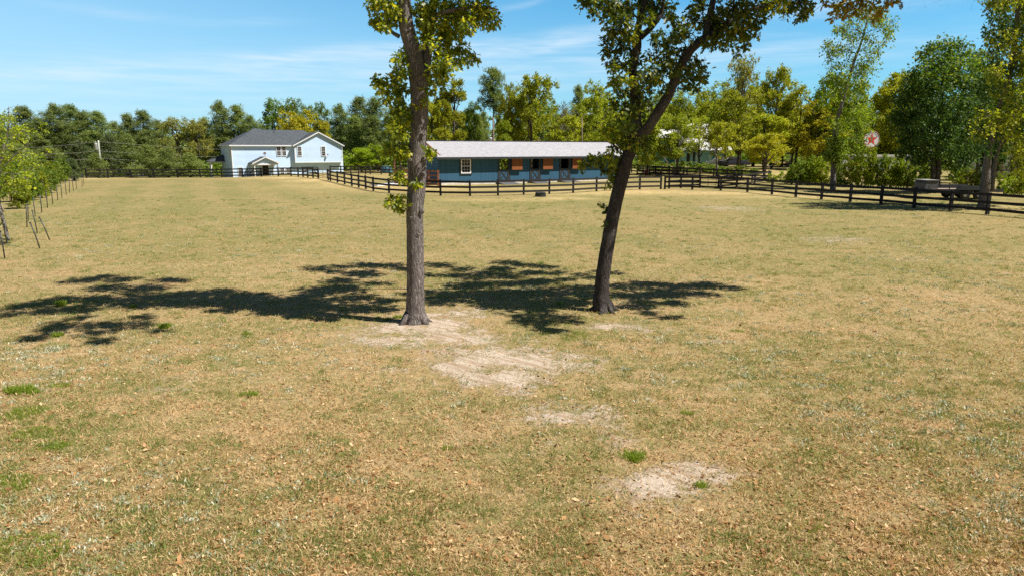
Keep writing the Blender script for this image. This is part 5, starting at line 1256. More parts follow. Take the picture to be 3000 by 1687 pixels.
# ------------------------------------------------------------------ trees with their own shape
class Tree:
    def __init__(s, name, label, base, barkm, leafm, seed, group=None):
        s.root = thing(name, label, 'tree', base, 0, group); s.b = Vector(base); s.mb = MB(); s.nodes = []; s.rn = random.Random(seed); s.rng = np.random.default_rng(seed)
        s.L = {}; s.bark = barkm; s.leafm = leafm
    def limb(s, pts, rad, n=12, jit=0.0, sub=3):
        P3 = [Vector(p) - s.b for p in pts]; Q = []; rr = []
        for i in range(len(P3) - 1):
            p0 = P3[max(0, i - 1)]; p1 = P3[i]; p2 = P3[i + 1]; p3 = P3[min(len(P3) - 1, i + 2)]
            for k in range(sub):
                t = k / sub; Q.append(0.5 * ((2 * p1) + (p2 - p0) * t + (2 * p0 - 5 * p1 + 4 * p2 - p3) * t * t + (3 * p1 - p0 - 3 * p2 + p3) * t ** 3)); rr.append(rad[i] + (rad[i + 1] - rad[i]) * t)
        Q.append(P3[-1]); rr.append(rad[-1]); s.mb.tube(Q, rr, n, jit=jit, rng=s.rn)
        s.nodes += [(q, r) for q, r in zip(Q, rr)]
    def twig(s, c, r0=.03, r1=.008, maxr=1.0, prefer_low=True):
        """a twig from the nearest wood to c"""
        best = min(s.nodes, key=lambda n: (n[0] - c).length + (0.4 * max(0, n[0].z - c.z) if prefer_low else 0)); q, rad = best; d = c - q; L = d.length; r0 = min(r0, rad * .8) * min(1, .5 + L * .35)
        up = Vector((s.rn.uniform(-.1, .1), s.rn.uniform(-.1, .1), s.rn.uniform(0, .18))) * L; pts = [q + d * t + up * math.sin(math.pi * t) for t in (0, .33, .66, 1)]
        s.mb.tube(pts, [r0, r0 * .7, r0 * .45, r1], 6 if r0 > .03 else 5); s.nodes += [(p, max(r1, r0 * (1 - .75 * t))) for p, t in zip(pts[1:], (.33, .66, 1))]
    def leafclump(s, c, r, n, size, mat=None, shape='oak', sprays=9, droop=.35, squash=(1, 1, .8), spread=.42):
        mat = mat or s.leafm; c = np.array(c); rng = s.rng
        d = rng.normal(size=(sprays, 3)); d /= np.linalg.norm(d, axis=1)[:, None]; tips = c + d * r * rng.uniform(.3, 1, (sprays, 1)) * np.array(squash)
        for t_ in tips:
            if r > .2: s.mb.tube([Vector(c), Vector(t_)], [.008, .004], 4, cap=False)
        idx = rng.integers(0, sprays, n); pos = tips[idx] + rng.normal(size=(n, 3)) * r * .20
        a = (pos - tips[idx]) + rng.normal(size=(n, 3)) * r * .14; a[:, 2] -= droop * r * .5; a /= np.linalg.norm(a, axis=1)[:, None] + 1e-9
        b = rng.normal(size=(n, 3)); b[:, 2] *= .6; b -= a * (a * b).sum(1)[:, None]; b /= np.linalg.norm(b, axis=1)[:, None]
        V, _ = leaves(pos, a, b, rng.uniform(.5, 1.4, n) * size, shape); s.L.setdefault((mat, shape), []).append(V)
    def finish(s):
        s.mb.build('trunk', MT[s.bark], s.root)
        for (mat, shape), L in s.L.items():
            V = np.concatenate(L); k = len(SHAPES[shape][0]); link('crown', np_mesh('crown', V, np.arange(len(V), dtype=np.int32).reshape(-1, k)), MT[mat], s.root)
SH_ = Vector((SUN.x / SUN.z, SUN.y / SUN.z, 1.0))       # towards the sun per metre of height
def px3(px, py, Y): return at(px, Y, py=py)

# ---- the near oak left of centre
b1 = ground_at(1216, 945); Y1 = b1.y
t1 = Tree('oak_tree', 'near oak with straight grey trunk standing in the pale sand', b1 - Vector((0, 0, .0)), 'bark_grey', 'leaf_oak_near', 101)
k = Y1 * ct / F
path = [(1216, 965, 36), (1216, 940, 33), (1217, 915, 29), (1217, 870, 27), (1217, 800, 26), (1216, 700, 25.5), (1215, 620, 25.5), (1220, 560, 26.5), (1223, 515, 25.5), (1222, 480, 27), (1223, 440, 25), (1226, 380, 25), (1229, 320, 25.5), (1228, 260, 26), (1219, 200, 24), (1212, 150, 22), (1197, 105, 22), (1186, 50, 20), (1182, 0, 19.5), (1180, -60, 18)]
t1.limb([px3(a, b, Y1) for a, b, _ in path], [c * k * (1 + 0.0) for _, _, c in path], 22, .035, 4)
t1.limb([px3(1236, 258, Y1 + .1), px3(1246, 215, Y1 + .18), px3(1250, 160, Y1 + .2), px3(1256, 100, Y1 + .25), px3(1266, 40, Y1 + .3), px3(1280, -60, Y1 + .4)], [.12, .12, .11, .10, .09, .08], 12, .04)
t1.limb([px3(1170, 108, Y1), px3(1145, 92, Y1), px3(1130, 62, Y1 - .1), px3(1128, 30, Y1 - .1)], [.045, .035, .028, .015], 8)
t1.limb([px3(1256, 95, Y1 + .2), px3(1275, 55, Y1), px3(1310, 35, Y1 - .2), px3(1400, 20, Y1 - .3), px3(1460, 30, Y1 - .2)], [.06, .05, .045, .03, .015], 8)
# roots
for a in (-2.6, -.5, .4, 1.6, 3.0):
    d = Vector((math.cos(a), math.sin(a), 0)); t1.mb.tube([d * .13 + Vector((0, 0, .22)), d * .26 + Vector((0, 0, .04)), d * .42 + Vector((0, 0, -.06))], [.10, .07, .03], 8)
# knots on the trunk
for (px, py) in ((1241, 466), (1201, 470), (1232, 395), (1205, 640), (1235, 620), (1222, 690), (1238, 510)):
    q = px3(px, py, Y1 - .19) - b1; t1.mb.lathe([(.06, -.03), (.045, .01), (.025, .02), (0, .01)], 8, 0, Matrix.Translation(q + Vector((0, .03, 0))) @ Matrix.Rotation(R(90), 4, 'X'))
vis1 = [(1105, 15, 32), (1135, 5, 35), (1165, 25, 26), (1120, 50, 32), (1145, 62, 24), (1108, 62, 20), (1128, 82, 16), (1150, 35, 28),
        (1225, 30, 30), (1260, 15, 38), (1300, 20, 40), (1345, 15, 42), (1390, 20, 40), (1425, 42, 34), (1440, 62, 22), (1395, 58, 32), (1350, 55, 36), (1310, 60, 34), (1270, 60, 34), (1235, 65, 26), (1375, 78, 20), (1332, 88, 22),
        (1250, 100, 30), (1290, 95, 34), (1325, 105, 24), (1300, 130, 24), (1262, 130, 22), (1285, 160, 30), (1320, 150, 28), (1350, 145, 26), (1378, 165, 22), (1310, 185, 30), (1345, 182, 24), (1285, 200, 30), (1265, 230, 24), (1290, 240, 20), (1262, 265, 18), (1300, 215, 20),
        (1190, 150, 24), (1205, 170, 20), (1175, 175, 22), (1160, 200, 26), (1180, 215, 22), (1150, 225, 20), (1110, 235, 20), (1125, 250, 22), (1150, 255, 26), (1180, 260, 22), (1165, 285, 26), (1140, 300, 18), (1160, 320, 26), (1185, 310, 22), (1175, 350, 24), (1150, 350, 18), (1185, 380, 20), (1165, 375, 18), (1120, 268, 14), (1190, 335, 18),
        (1150, 430, 18), (1175, 435, 20), (1135, 442, 14), (1160, 450, 16), (1190, 452, 14), (1165, 462, 8), (1255, 440, 12), (1268, 448, 8), (1256, 460, 8), (1243, 302, 9), (1222, 312, 6), (1148, 585, 13), (1172, 590, 16), (1160, 602, 17), (1182, 605, 14), (1140, 600, 10), (1175, 615, 8), (1218, 536, 14), (1226, 545, 10), (1168, 520, 12), (1185, 528, 8), (1160, 512, 10), (1150, 520, 6), (1178, 508, 8)]
for (px, py, r) in vis1:
    rr = r * k * 1.06; off = t1.rn.uniform(-.6, .7) if r > 18 else t1.rn.uniform(-.45, -.1)
    if 1190 < px < 1240: off = -abs(off) * .4 - .3 if py > 290 else off
    c = px3(px, py, Y1 + off) - b1; t1.twig(c, .028, .006)
    n = int(22 + 135 * (r / 30) ** 2); t1.leafclump(c, rr, n, .108 if r > 10 else .09, sprays=max(3, int(r / 3)))
t1.leafclump(px3(1238, 305, Y1 - .3) - b1, .08, 8, .11, 'leaf_orange', sprays=2)
for q in ((1085, 925), (1110, 932), (1140, 930), (1160, 935), (1185, 928)):   # weeds of its root sprouts
    pass
# upper crown of the near left oak: above the picture, it casts the long shadow
t1.limb([px3(1180, -60, Y1), Vector((b1.x - .6, Y1 + .2, 8.4)), Vector((b1.x - .8, Y1 + .5, 10.0)), Vector((b1.x - .5, Y1 + .6, 12.2))], [.14, .12, .09, .04], 10)
t1.limb([px3(1280, -60, Y1 + .4), Vector((b1.x + .9, Y1 + .7, 8.5)), Vector((b1.x + 1.6, Y1 + .9, 10.2))], [.09, .08, .04], 8)
def shadow_clumps(tr, base, lst, size=.16, seed=1):
    rn = random.Random(seed); C_ = []
    for (px, py, z, r, n) in lst:
        gp = ground_at(px, py); c = Vector((gp.x, gp.y, 0)) + SH_ * z
        if c.z - r < CAMH + c.y * 0.202 + .1: c = Vector((gp.x, gp.y, 0)) + SH_ * ((CAMH + c.y * .202 + .25 + r))
        C_.append((c - base, r, n))
        if r >= .3: C_.append((c - base + Vector((rn.uniform(-.45, .45), rn.uniform(-.4, .4), rn.uniform(0, .5))), r, n // 2 + 1))
    C_.sort(key=lambda q: min((q[0] - nd[0]).length for nd in tr.nodes))
    for c, r, n in C_: tr.twig(c, .05, .01, prefer_low=False); tr.leafclump(c, r * 1.12, int(n * 3.6), size * 1.12, sprays=12, squash=(1, 1, .6))
sh1 = [(300, 812, 11.5, .42, 70), (380, 818, 11.2, .40, 60), (210, 826, 11.5, .35, 45), (490, 822, 11.0, .32, 45), (540, 824, 11, .2, 22), (330, 842, 11, .45, 90), (410, 850, 10.8, .5, 110), (270, 872, 11, .4, 80), (190, 880, 11, .4, 80), (110, 888, 11.2, .38, 70), (50, 898, 11.2, .3, 50), (330, 880, 10.6, .45, 90), (390, 892, 10.4, .45, 95), (450, 872, 10.4, .5, 120),
       (500, 888, 10.2, .4, 90), (150, 908, 11, .35, 60), (240, 905, 10.8, .35, 60), (20, 922, 11.4, .3, 40), (570, 862, 10, .5, 130), (640, 856, 9.6, .42, 90), (600, 885, 9.6, .45, 110), (680, 880, 9.3, .5, 130), (740, 874, 9, .5, 130), (790, 888, 9, .45, 110), (850, 880, 8.8, .5, 120), (840, 905, 8.8, .38, 80), (920, 868, 8.6, .5, 120), (890, 895, 8.6, .45, 110), (960, 898, 8.3, .45, 100),
       (1000, 848, 8.8, .5, 110), (950, 848, 9, .4, 80), (1050, 870, 8.6, .42, 90), (1090, 900, 8.2, .4, 80), (1040, 905, 8.2, .4, 80), (1120, 880, 8.5, .3, 50), (920, 790, 9.5, .32, 40), (990, 780, 9.5, .4, 60), (1070, 776, 9.4, .45, 80), (1140, 778, 9.2, .45, 80), (1030, 800, 9.3, .45, 90), (1090, 806, 9.2, .4, 70), (1000, 822, 9.2, .42, 80), (1110, 830, 9, .3, 40), (1180, 790, 9.0, .4, 70),
       (160, 950, 10.6, .26, 40), (150, 965, 10.6, .28, 50), (110, 988, 10.6, .26, 42), (250, 952, 10.4, .28, 40), (330, 945, 10.3, .28, 45), (400, 950, 10, .26, 36), (270, 972, 10.2, .26, 34), (290, 1000, 10.2, .26, 42), (340, 962, 10.2, .22, 26), (410, 930, 10.2, .24, 30), (450, 970, 10, .18, 16), (230, 930, 10.6, .2, 20)]
shadow_clumps(t1, b1, sh1, .165, 4)
t1.finish()

# ---- the leaning oak right of centre
b2 = ground_at(1768, 910); Y2 = b2.y; k2 = Y2 * ct / F
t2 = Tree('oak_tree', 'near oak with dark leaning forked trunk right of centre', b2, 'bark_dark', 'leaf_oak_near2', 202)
path = [(1768, 928, 36), (1765, 905, 31), (1761, 880, 26), (1763, 850, 22.5), (1766, 806, 21.5), (1779, 723, 20.5), (1794, 640, 20), (1813, 557, 19.5), (1824, 516, 20), (1834, 474, 19), (1851, 433, 18.5), (1862, 404, 20), (1868, 372, 19)]
t2.limb([px3(a, b, Y2) for a, b, _ in path], [c * k2 for _, _, c in path], 20, .035, 4)
t2.limb([px3(1866, 385, Y2), px3(1862, 345, Y2 + .05), px3(1862, 276, Y2 + .1), px3(1854, 207, Y2 + .2), px3(1866, 138, Y2 + .2), px3(1868, 90, Y2 + .25), px3(1880, 40, Y2 + .2), px3(1892, -20, Y2 + .3), px3(1890, -80, Y2 + .4)], [18 * k2, 16.5 * k2, 15 * k2, 11.5 * k2, 13 * k2, 11 * k2, 8.5 * k2, 7 * k2, 6 * k2], 14, .05)
t2.limb([px3(1876, 110, Y2 + .2), px3(1905, 85, Y2 + .1), px3(1925, 60, Y2), px3(1938, 40, Y2), px3(1944, 0, Y2 - .1)], [10 * k2, 8 * k2, 7 * k2, 5 * k2, 3 * k2], 10, .04)
t2.limb([px3(1868, 398, Y2 - .05), px3(1895, 378, Y2 - .1), px3(1921, 340, Y2 - .15), px3(1953, 290, Y2 - .2), px3(1975, 240, Y2 - .2), px3(2004, 175, Y2 - .2), px3(2040, 131, Y2 - .2), px3(2082, 103, Y2 - .1), px3(2133, 66, Y2), px3(2200, 30, Y2 + .1), px3(2270, 8, Y2 + .2), px3(2340, -10, Y2 + .3)], [16 * k2, 15.5 * k2, 15 * k2, 14 * k2, 13.5 * k2, 12.5 * k2, 12 * k2, 11.5 * k2, 8 * k2, 6.5 * k2, 5 * k2, 4 * k2], 14, .05)
t2.limb([px3(2066, 112, Y2 - .1), px3(2077, 55, Y2), px3(2090, 0, Y2 + .1), px3(2110, -70, Y2 + .2)], [10 * k2, 9 * k2, 8.5 * k2, 6 * k2], 10, .04)
t2.limb([px3(2335, -8, Y2 + .3), px3(2350, 20, Y2 + .2), px3(2371, 45, Y2 + .1)], [.022, .015, .01], 6)
t2.limb([px3(2340, -10, Y2 + .3), px3(2420, -30, Y2 + .3), px3(2520, -25, Y2 + .3), px3(2600, -20, Y2 + .3), px3(2680, -14, Y2 + .3)], [.032, .03, .022, .018, .012], 6)
for a in (-2.9, -1.9, -.9, .1, 1.4, 2.5):
    d = Vector((math.cos(a), math.sin(a), 0)); t2.mb.tube([d * .10 + Vector((0, 0, .22)), d * .24 + Vector((0, 0, .04)), d * .44 + Vector((0, 0, -.06))], [.10, .065, .03], 8)
vis2 = [(1715, 15, 28), (1745, 5, 32), (1735, 32, 18), (1785, 10, 38), (1800, 50, 34), (1795, 30, 34), (1835, 20, 36), (1875, 10, 36), (1915, 15, 36), (1950, 20, 28), (1970, 40, 18), (1965, 62, 14), (1830, 65, 34), (1800, 90, 30), (1845, 100, 30), (1785, 115, 24), (1815, 130, 32), (1785, 150, 26), (1845, 150, 26), (1800, 180, 26), (1835, 190, 26), (1865, 175, 20), (1895, 60, 26), (1910, 40, 26),
        (1795, 195, 18), (1815, 225, 24), (1845, 230, 22), (1800, 250, 20), (1870, 215, 18), (1820, 270, 24), (1850, 265, 20), (1805, 300, 18), (1875, 265, 24), (1900, 240, 26), (1895, 285, 24), (1870, 310, 24), (1835, 310, 24), (1850, 340, 24), (1815, 335, 18), (1905, 205, 24), (1925, 225, 24), (1930, 185, 22), (1905, 160, 20), (1895, 310, 18), (1880, 340, 16),
        (1920, 120, 18), (1935, 100, 20), (1955, 130, 26), (1980, 110, 28), (1985, 75, 26), (2010, 90, 32), (2040, 60, 34), (2030, 30, 26), (2050, 10, 24), (2075, 60, 32), (1960, 165, 26), (1990, 150, 26), (1945, 205, 24), (1975, 190, 26), (2010, 195, 24), (2035, 175, 22), (2060, 195, 18), (2050, 215, 20), (2025, 225, 26), (2060, 232, 16), (2000, 225, 22), (1970, 250, 20), (2040, 255, 16), (2010, 250, 16), (1940, 260, 16),
        (2115, 40, 34), (2110, 75, 32), (2130, 95, 30), (2085, 95, 26), (2150, 60, 32), (2150, 20, 34), (2190, 20, 32), (2185, 55, 28), (2100, 120, 26), (2130, 125, 26), (2165, 100, 24), (2180, 130, 16), (2170, 95, 22), (2070, 130, 20), (2200, 95, 22), (2205, 70, 22), (2225, 35, 28), (2235, 60, 18), (2250, 15, 30), (2285, 15, 28), (2320, 12, 26), (2350, 10, 26), (2365, 22, 16), (2345, 42, 14), (2340, 58, 10), (2300, 30, 20), (2165, 150, 10), (2155, 162, 8),
        (1860, 420, 24), (1885, 425, 22), (1830, 405, 26), (1800, 400, 22), (1790, 375, 22), (1820, 375, 24), (1845, 375, 22), (1775, 385, 14), (1835, 440, 24), (1805, 435, 20), (1880, 455, 20), (1895, 470, 14), (1780, 450, 16), (1755, 460, 16), (1735, 470, 15), (1718, 478, 13), (1705, 485, 11), (1703, 500, 8), (1765, 480, 15), (1790, 470, 18), (1800, 495, 18), (1815, 505, 16), (1790, 520, 13), (1800, 535, 14), (1780, 545, 10), (1815, 480, 20), (1775, 500, 12), (1870, 490, 10),
        (1772, 605, 10), (1758, 600, 7), (1778, 615, 7), (1775, 650, 8), (1770, 658, 5), (1915, 350, 16), (1900, 400, 18), (1915, 380, 14)]
for (px, py, r) in vis2:
    rr = r * k2 * 1.0; off = t2.rn.uniform(-.7, .7) if r > 15 else t2.rn.uniform(-.4, .1)
    if 400 < py < 620: off = t2.rn.uniform(-.2, .3)
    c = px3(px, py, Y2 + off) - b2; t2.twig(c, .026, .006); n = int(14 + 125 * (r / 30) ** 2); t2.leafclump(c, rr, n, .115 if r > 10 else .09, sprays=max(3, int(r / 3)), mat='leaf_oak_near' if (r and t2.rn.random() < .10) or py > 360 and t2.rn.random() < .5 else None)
for (px, py, r) in ((2435, 8, 20), (2460, 20, 24), (2490, 12, 26), (2525, 8, 26), (2560, 12, 24), (2595, 4, 20), (2470, 42, 16), (2445, 38, 12), (2545, 38, 16), (2575, 35, 14), (2560, 52, 10), (2505, 30, 20), (2620, 0, 14), (2440, 55, 8), (2635, 8, 8)):
    c = px3(px, py, Y2 + .3 + t2.rn.uniform(-.3, .3)) - b2; t2.twig(c, .014, .005); t2.leafclump(c, r * k2, int(8 + 80 * (r / 30) ** 2), .12, 'leaf_orange', sprays=6)
# upper crown of the leaning oak
t2.limb([px3(1890, -80, Y2 + .4), Vector((b2.x + 1.4, Y2 + .5, 8.8)), Vector((b2.x + 1.7, Y2 + .3, 10.4)), Vector((b2.x + 1.6, Y2, 11.8))], [.06, .06, .045, .02], 8)
t2.limb([px3(2110, -70, Y2 + .2), Vector((b2.x + 3.1, Y2 + .2, 8.8)), Vector((b2.x + 3.6, Y2 + .1, 10.2))], [.06, .05, .03], 8)
t2.limb([px3(2270, 8, Y2 + .2), Vector((b2.x + 5.2, Y2 + .9, 7.8)), Vector((b2.x + 6.6, Y2 + 1.4, 8.6))], [.045, .04, .02], 8)
sh2 = [(1290, 778, 9.8, .42, 70), (1350, 790, 9.6, .3, 40), (1310, 806, 9.4, .42, 80), (1390, 815, 9.2, .42, 70), (1430, 800, 9.2, .35, 55), (1460, 786, 9.6, .45, 90), (1520, 774, 9.6, .5, 90), (1590, 782, 9.4, .42, 70), (1480, 808, 9.2, .42, 80), (1550, 800, 9.2, .42, 80), (1610, 802, 9.2, .3, 40), (1360, 840, 9, .5, 100), (1440, 835, 9, .5, 110), (1510, 832, 9, .5, 110), (1580, 828, 8.8, .4, 70), (1650, 818, 8.8, .3, 40),
       (1400, 862, 8.8, .45, 90), (1470, 862, 8.6, .5, 120), (1540, 860, 8.6, .5, 120), (1610, 856, 8.6, .5, 110), (1680, 850, 8.4, .5, 100), (1500, 886, 8.4, .45, 100), (1560, 892, 8.3, .45, 110), (1630, 885, 8.3, .45, 100), (1690, 880, 8.2, .4, 90), (1580, 908, 8.2, .3, 50), (1320, 868, 8.8, .3, 45), (1280, 880, 8.8, .25, 30), (1730, 860, 8.2, .3, 50),
       (1530, 938, 8.2, .25, 45), (1580, 945, 8.2, .28, 55), (1640, 928, 8.2, .28, 50), (1600, 965, 8.2, .24, 40), (1560, 925, 8.2, .25, 40), (1670, 940, 8.1, .16, 18), (1630, 970, 8.1, .14, 14), (1500, 925, 8.3, .18, 20),
       (1830, 842, 8.2, .5, 100), (1890, 830, 8.2, .42, 80), (1950, 836, 8.2, .5, 90), (2020, 836, 8.2, .48, 80), (2080, 840, 8.2, .4, 60), (2140, 844, 8.2, .3, 35), (1860, 865, 8, .48, 100), (1930, 862, 8, .48, 100), (2000, 860, 8, .42, 80), (2060, 862, 8, .3, 40), (1890, 892, 8, .3, 60), (1960, 885, 8, .3, 45), (1840, 900, 8, .25, 40), (1900, 915, 8, .2, 30), (1950, 928, 8, .18, 26), (1800, 800, 8.4, .3, 40), (1730, 812, 8.4, .3, 36)]
shadow_clumps(t2, b2, sh2, .165, 5)
t2.finish()

# ---- tall slender tree leaning right, beyond the right fence
b3 = at(2437, 65.5); Y3 = b3.y; k3 = Y3 * ct / F
t3 = Tree('slender_tree', 'tall slender pale-trunked tree leaning right beyond the fence', b3, 'bark_grey', 'leaf_green', 303)
t3.limb([px3(2440, 560, Y3), px3(2441, 520, Y3), px3(2444, 430, Y3), px3(2450, 370, Y3), px3(2465, 310, Y3), px3(2485, 240, Y3), px3(2503, 180, Y3), px3(2525, 120, Y3), px3(2542, 60, Y3), px3(2560, 10, Y3)], [.27, .24, .21, .18, .16, .14, .12, .09, .06, .02], 10, .03)
t3.limb([px3(2470, 290, Y3), px3(2450, 250, Y3), px3(2420, 215, Y3)], [.05, .04, .02], 6)
rn3 = t3.rn
for i in range(115):
    py = rn3.uniform(15, 235); cx_ = 2505 + (180 - py) * .30; w = 95 * math.sin(math.pi * min(1, (py + 20) / 290)) ** .8 * rn3.uniform(.1, 1) * rn3.choice((-1, 1)) * (1.0 if py > 60 else .75)
    c = px3(cx_ + w, py, Y3 + rn3.uniform(-2.4, 2.4)) - b3; t3.twig(c, .05, .01); t3.leafclump(c, rn3.uniform(.45, .85), rn3.randint(34, 64), .20, shape='diamond', sprays=6)
for i in range(70):
    py = rn3.uniform(235, 470); w = rn3.uniform(-1, 1) * (75 if py < 400 else 50)
    c = px3(2475 + w, py, Y3 + rn3.uniform(-1.6, 1.6)) - b3; t3.twig(c, .05, .01); t3.leafclump(c, rn3.uniform(.5, .9), rn3.randint(45, 85), .21, 'leaf_bright' if rn3.random() < .6 else None, shape='diamond', sprays=6)
for i in range(26):
    c = px3(2437 + rn3.uniform(-16, 26), rn3.uniform(400, 470), Y3 + rn3.uniform(-.8, .2)) - b3; t3.leafclump(c, .5, 50, .24, 'leaf_green', shape='diamond', sprays=5)
for (px, py) in ((2522, 392), (2528, 408), (2524, 425), (2534, 432), (2516, 400), (2530, 380), (2540, 440)):
    c = px3(px, py, Y3 + .3) - b3; t3.twig(c, .03, .01); t3.leafclump(c, .4, 22, .2, 'leaf_bright', shape='diamond', sprays=5)
t3.finish()

# ---- big dark tree at right, two trunks
b4 = at(2741, 60.5); Y4 = b4.y
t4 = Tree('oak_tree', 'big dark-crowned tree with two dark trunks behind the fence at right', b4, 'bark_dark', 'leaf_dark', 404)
t4.limb([px3(2743, 565, Y4), px3(2746, 500, Y4), px3(2750, 430, Y4), px3(2755, 350, Y4), px3(2760, 260, Y4), px3(2768, 180, Y4)], [.32, .27, .24, .2, .14, .05], 10, .03)
t4.limb([px3(2722, 565, Y4 - .3), px3(2735, 500, Y4 - .2), px3(2725, 430, Y4), px3(2700, 360, Y4), px3(2690, 280, Y4)], [.22, .19, .16, .1, .04], 8, .03)
rn4 = t4.rn
for i in range(330):
    a = rn4.uniform(0, 2 * math.pi); rr = math.sqrt(rn4.random()); u = math.cos(a) * rr; v = math.sin(a) * rr
    px = 2770 + 145 * u; py = 312 + 192 * v - 18 * u
    if py > 500 or (py > 420 and px < 2760 and rn4.random() < .3): continue
    c = px3(px, py, Y4 + rn4.uniform(-3.2, 3.2) * math.sqrt(max(.05, 1 - rr * rr))) - b4; t4.twig(c, .07, .012)
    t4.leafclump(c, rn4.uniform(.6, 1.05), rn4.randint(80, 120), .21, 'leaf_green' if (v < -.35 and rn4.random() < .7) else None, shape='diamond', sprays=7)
for i in range(28):
    c = px3(2650 + rn4.uniform(-10, 60), rn4.uniform(390, 470), Y4 + rn4.uniform(-1, 2)) - b4; t4.twig(c, .05, .01); t4.leafclump(c, .7, 50, .26, shape='diamond', sprays=6)
t4.finish()

# ---- tree at the right edge with grey trunk
b5 = ground_at(2883, 612); Y5 = b5.y; k5 = Y5 * ct / F
t5 = Tree('oak_tree', 'tall tree with thick grey trunk at the right edge behind the fence', b5, 'bark_grey', 'leaf_oak', 505)
t5.limb([px3(2880, 622, Y5), px3(2880, 600, Y5), px3(2886, 540, Y5), px3(2892, 480, Y5), px3(2905, 400, Y5), px3(2935, 300, Y5), px3(2962, 200, Y5), px3(2975, 100, Y5), px3(2985, 0, Y5), px3(2995, -120, Y5)], [.36, .30, .26, .22, .21, .19, .17, .15, .12, .06], 14, .03)
t5.limb([px3(2907, 560, Y5 + .6), px3(2912, 500, Y5 + .6), px3(2925, 440, Y5 + .4), px3(2950, 380, Y5 + .2)], [.13, .12, .10, .05], 8, .03)
t5.limb([px3(2960, 210, Y5), px3(2990, 160, Y5), px3(3040, 60, Y5)], [.12, .09, .04], 8)
t5.limb([px3(2992, -60, Y5), px3(2930, -10, Y5 - .4), px3(2890, 25, Y5 - .5), px3(2850, -15, Y5 - .8)], [.05, .03, .018, .01], 6)
rn5 = t5.rn
for i in range(560):
    py = rn5.uniform(-100, 510); lo = 2900 if py < 150 else (2905 if py < 330 else 2860); px = rn5.uniform(lo, 3130)
    if 380 < py and 2915 < px < 2975 and rn5.random() < .25: continue
    if py > 430 and px > 2960 and rn5.random() < .6: continue
    if py > 445 and px < 2960: continue
    if py > 380 and px < 2920 and rn5.random() < .4: continue
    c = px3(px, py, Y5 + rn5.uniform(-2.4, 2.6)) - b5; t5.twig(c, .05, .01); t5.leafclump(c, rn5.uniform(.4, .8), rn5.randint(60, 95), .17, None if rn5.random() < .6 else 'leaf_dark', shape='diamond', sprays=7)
for i in range(34):                                    # bare twigs at the top right
    x0 = rn5.uniform(2640, 2920); q = px3(2850, -20, Y5 - .8) - b5; c = px3(x0, rn5.uniform(-30, 35), Y5 - .6 + rn5.uniform(-.5, .5)) - b5
    t5.twig(c, .012, .004, prefer_low=False)
t5.finish()

# ------------------------------------------------------------------ planted saplings and stakes on the left
b6 = ground_at(24, 712); Y6 = b6.y; k6 = Y6 * ct / F
t6 = Tree('young_tree', 'young leafy yellow green tree leaning in from the left edge', b6, 'bark_pale', 'leaf_hedge', 606)
t6.limb([px3(26, 716, Y6), px3(18, 680, Y6), px3(8, 640, Y6), px3(-4, 590, Y6), px3(-8, 520, Y6), px3(10, 440, Y6), px3(24, 380, Y6), px3(26, 330, Y6), px3(26, 312, Y6)], [.085, .07, .065, .06, .055, .045, .03, .015, .008], 8, .04)
t6.limb([px3(-8, 520, Y6), px3(20, 480, Y6), px3(60, 440, Y6), px3(110, 410, Y6)], [.03, .025, .018, .008], 6)
t6.limb([px3(-4, 560, Y6), px3(30, 520, Y6), px3(80, 500, Y6), px3(130, 470, Y6)], [.03, .022, .016, .008], 6)
rn6 = t6.rn
for i in range(165):
    py = rn6.uniform(325, 570); wmax = 12 + 105 * math.sin(math.pi * min(1, max(0, (py - 300) / 330))) ** .9; px = rn6.uniform(-90, wmax)
    if py < 370 and abs(px - 24) > 22 + (py - 325): continue
    c = px3(px, py, Y6 + rn6.uniform(-1.1, 1.1)) - b6; t6.twig(c, .014, .004); t6.leafclump(c, rn6.uniform(.14, .26), rn6.randint(16, 30), .095, 'leaf_bright' if rn6.random() < .35 else None, shape='diamond', sprays=6)
for (px, py) in ((118, 372), (126, 364), (100, 380), (85, 378), (132, 382), (120, 395), (140, 440), (150, 442), (128, 452), (16, 690), (22, 700), (30, 708), (20, 712), (4, 655)):
    c = px3(px, py, Y6) - b6; t6.twig(c, .012, .004); t6.leafclump(c, .10, 12, .09, 'leaf_bright', shape='diamond', sprays=3)
t6.finish()
t7n = ((60, 44, 600, 'nearest small sapling beside the left edge', 1.95, 60), (72, 48, 0, 'sapling behind the nearest one with a thin stem', 2.2, 50), (98, 52, 0, 'bushy green sapling in the row, left of the pair', 2.1, 55), (122, 54, 0, 'bushy sapling of the pair nearest the stakes', 2.1, 50), (145, 60, 0, 'round sapling halfway along the planted row', 2.3, 50), (30, 50, 0, 'leafy sapling close to the left edge', 2.45, 59), (5, 56, 0, 'tall sapling cut off by the left edge', 3.02, 59), (60, 62, 0, 'tall leafy sapling behind the small pair', 2.81, 51), (100, 66, 0, 'leafy sapling in the middle of the row', 2.59, 51), (135, 70, 0, 'sapling two thirds along the row', 2.59, 51), (165, 76, 0, 'sapling near the far end of the row', 2.38, 42), (190, 80, 0, 'second last sapling of the row', 2.59, 40), (20, 68, 0, 'dense sapling at left behind the leafy one', 3.31, 51), (85, 76, 0, 'far sapling behind the middle of the row', 2.88, 51), (115, 84, 0, 'farthest dense sapling left of the row end', 2.88, 51))
for i, (px, Y, _, lab, H, w) in enumerate(t7n):
    w = int(w * 1.25) if i >= 5 else w
    SH('shrub' + 'CAB'[i % 3], px, Y, H, w, lab, 'leaf_green' if i % 3 else 'leaf_hedge', 'planted saplings along the left side', name='sapling')
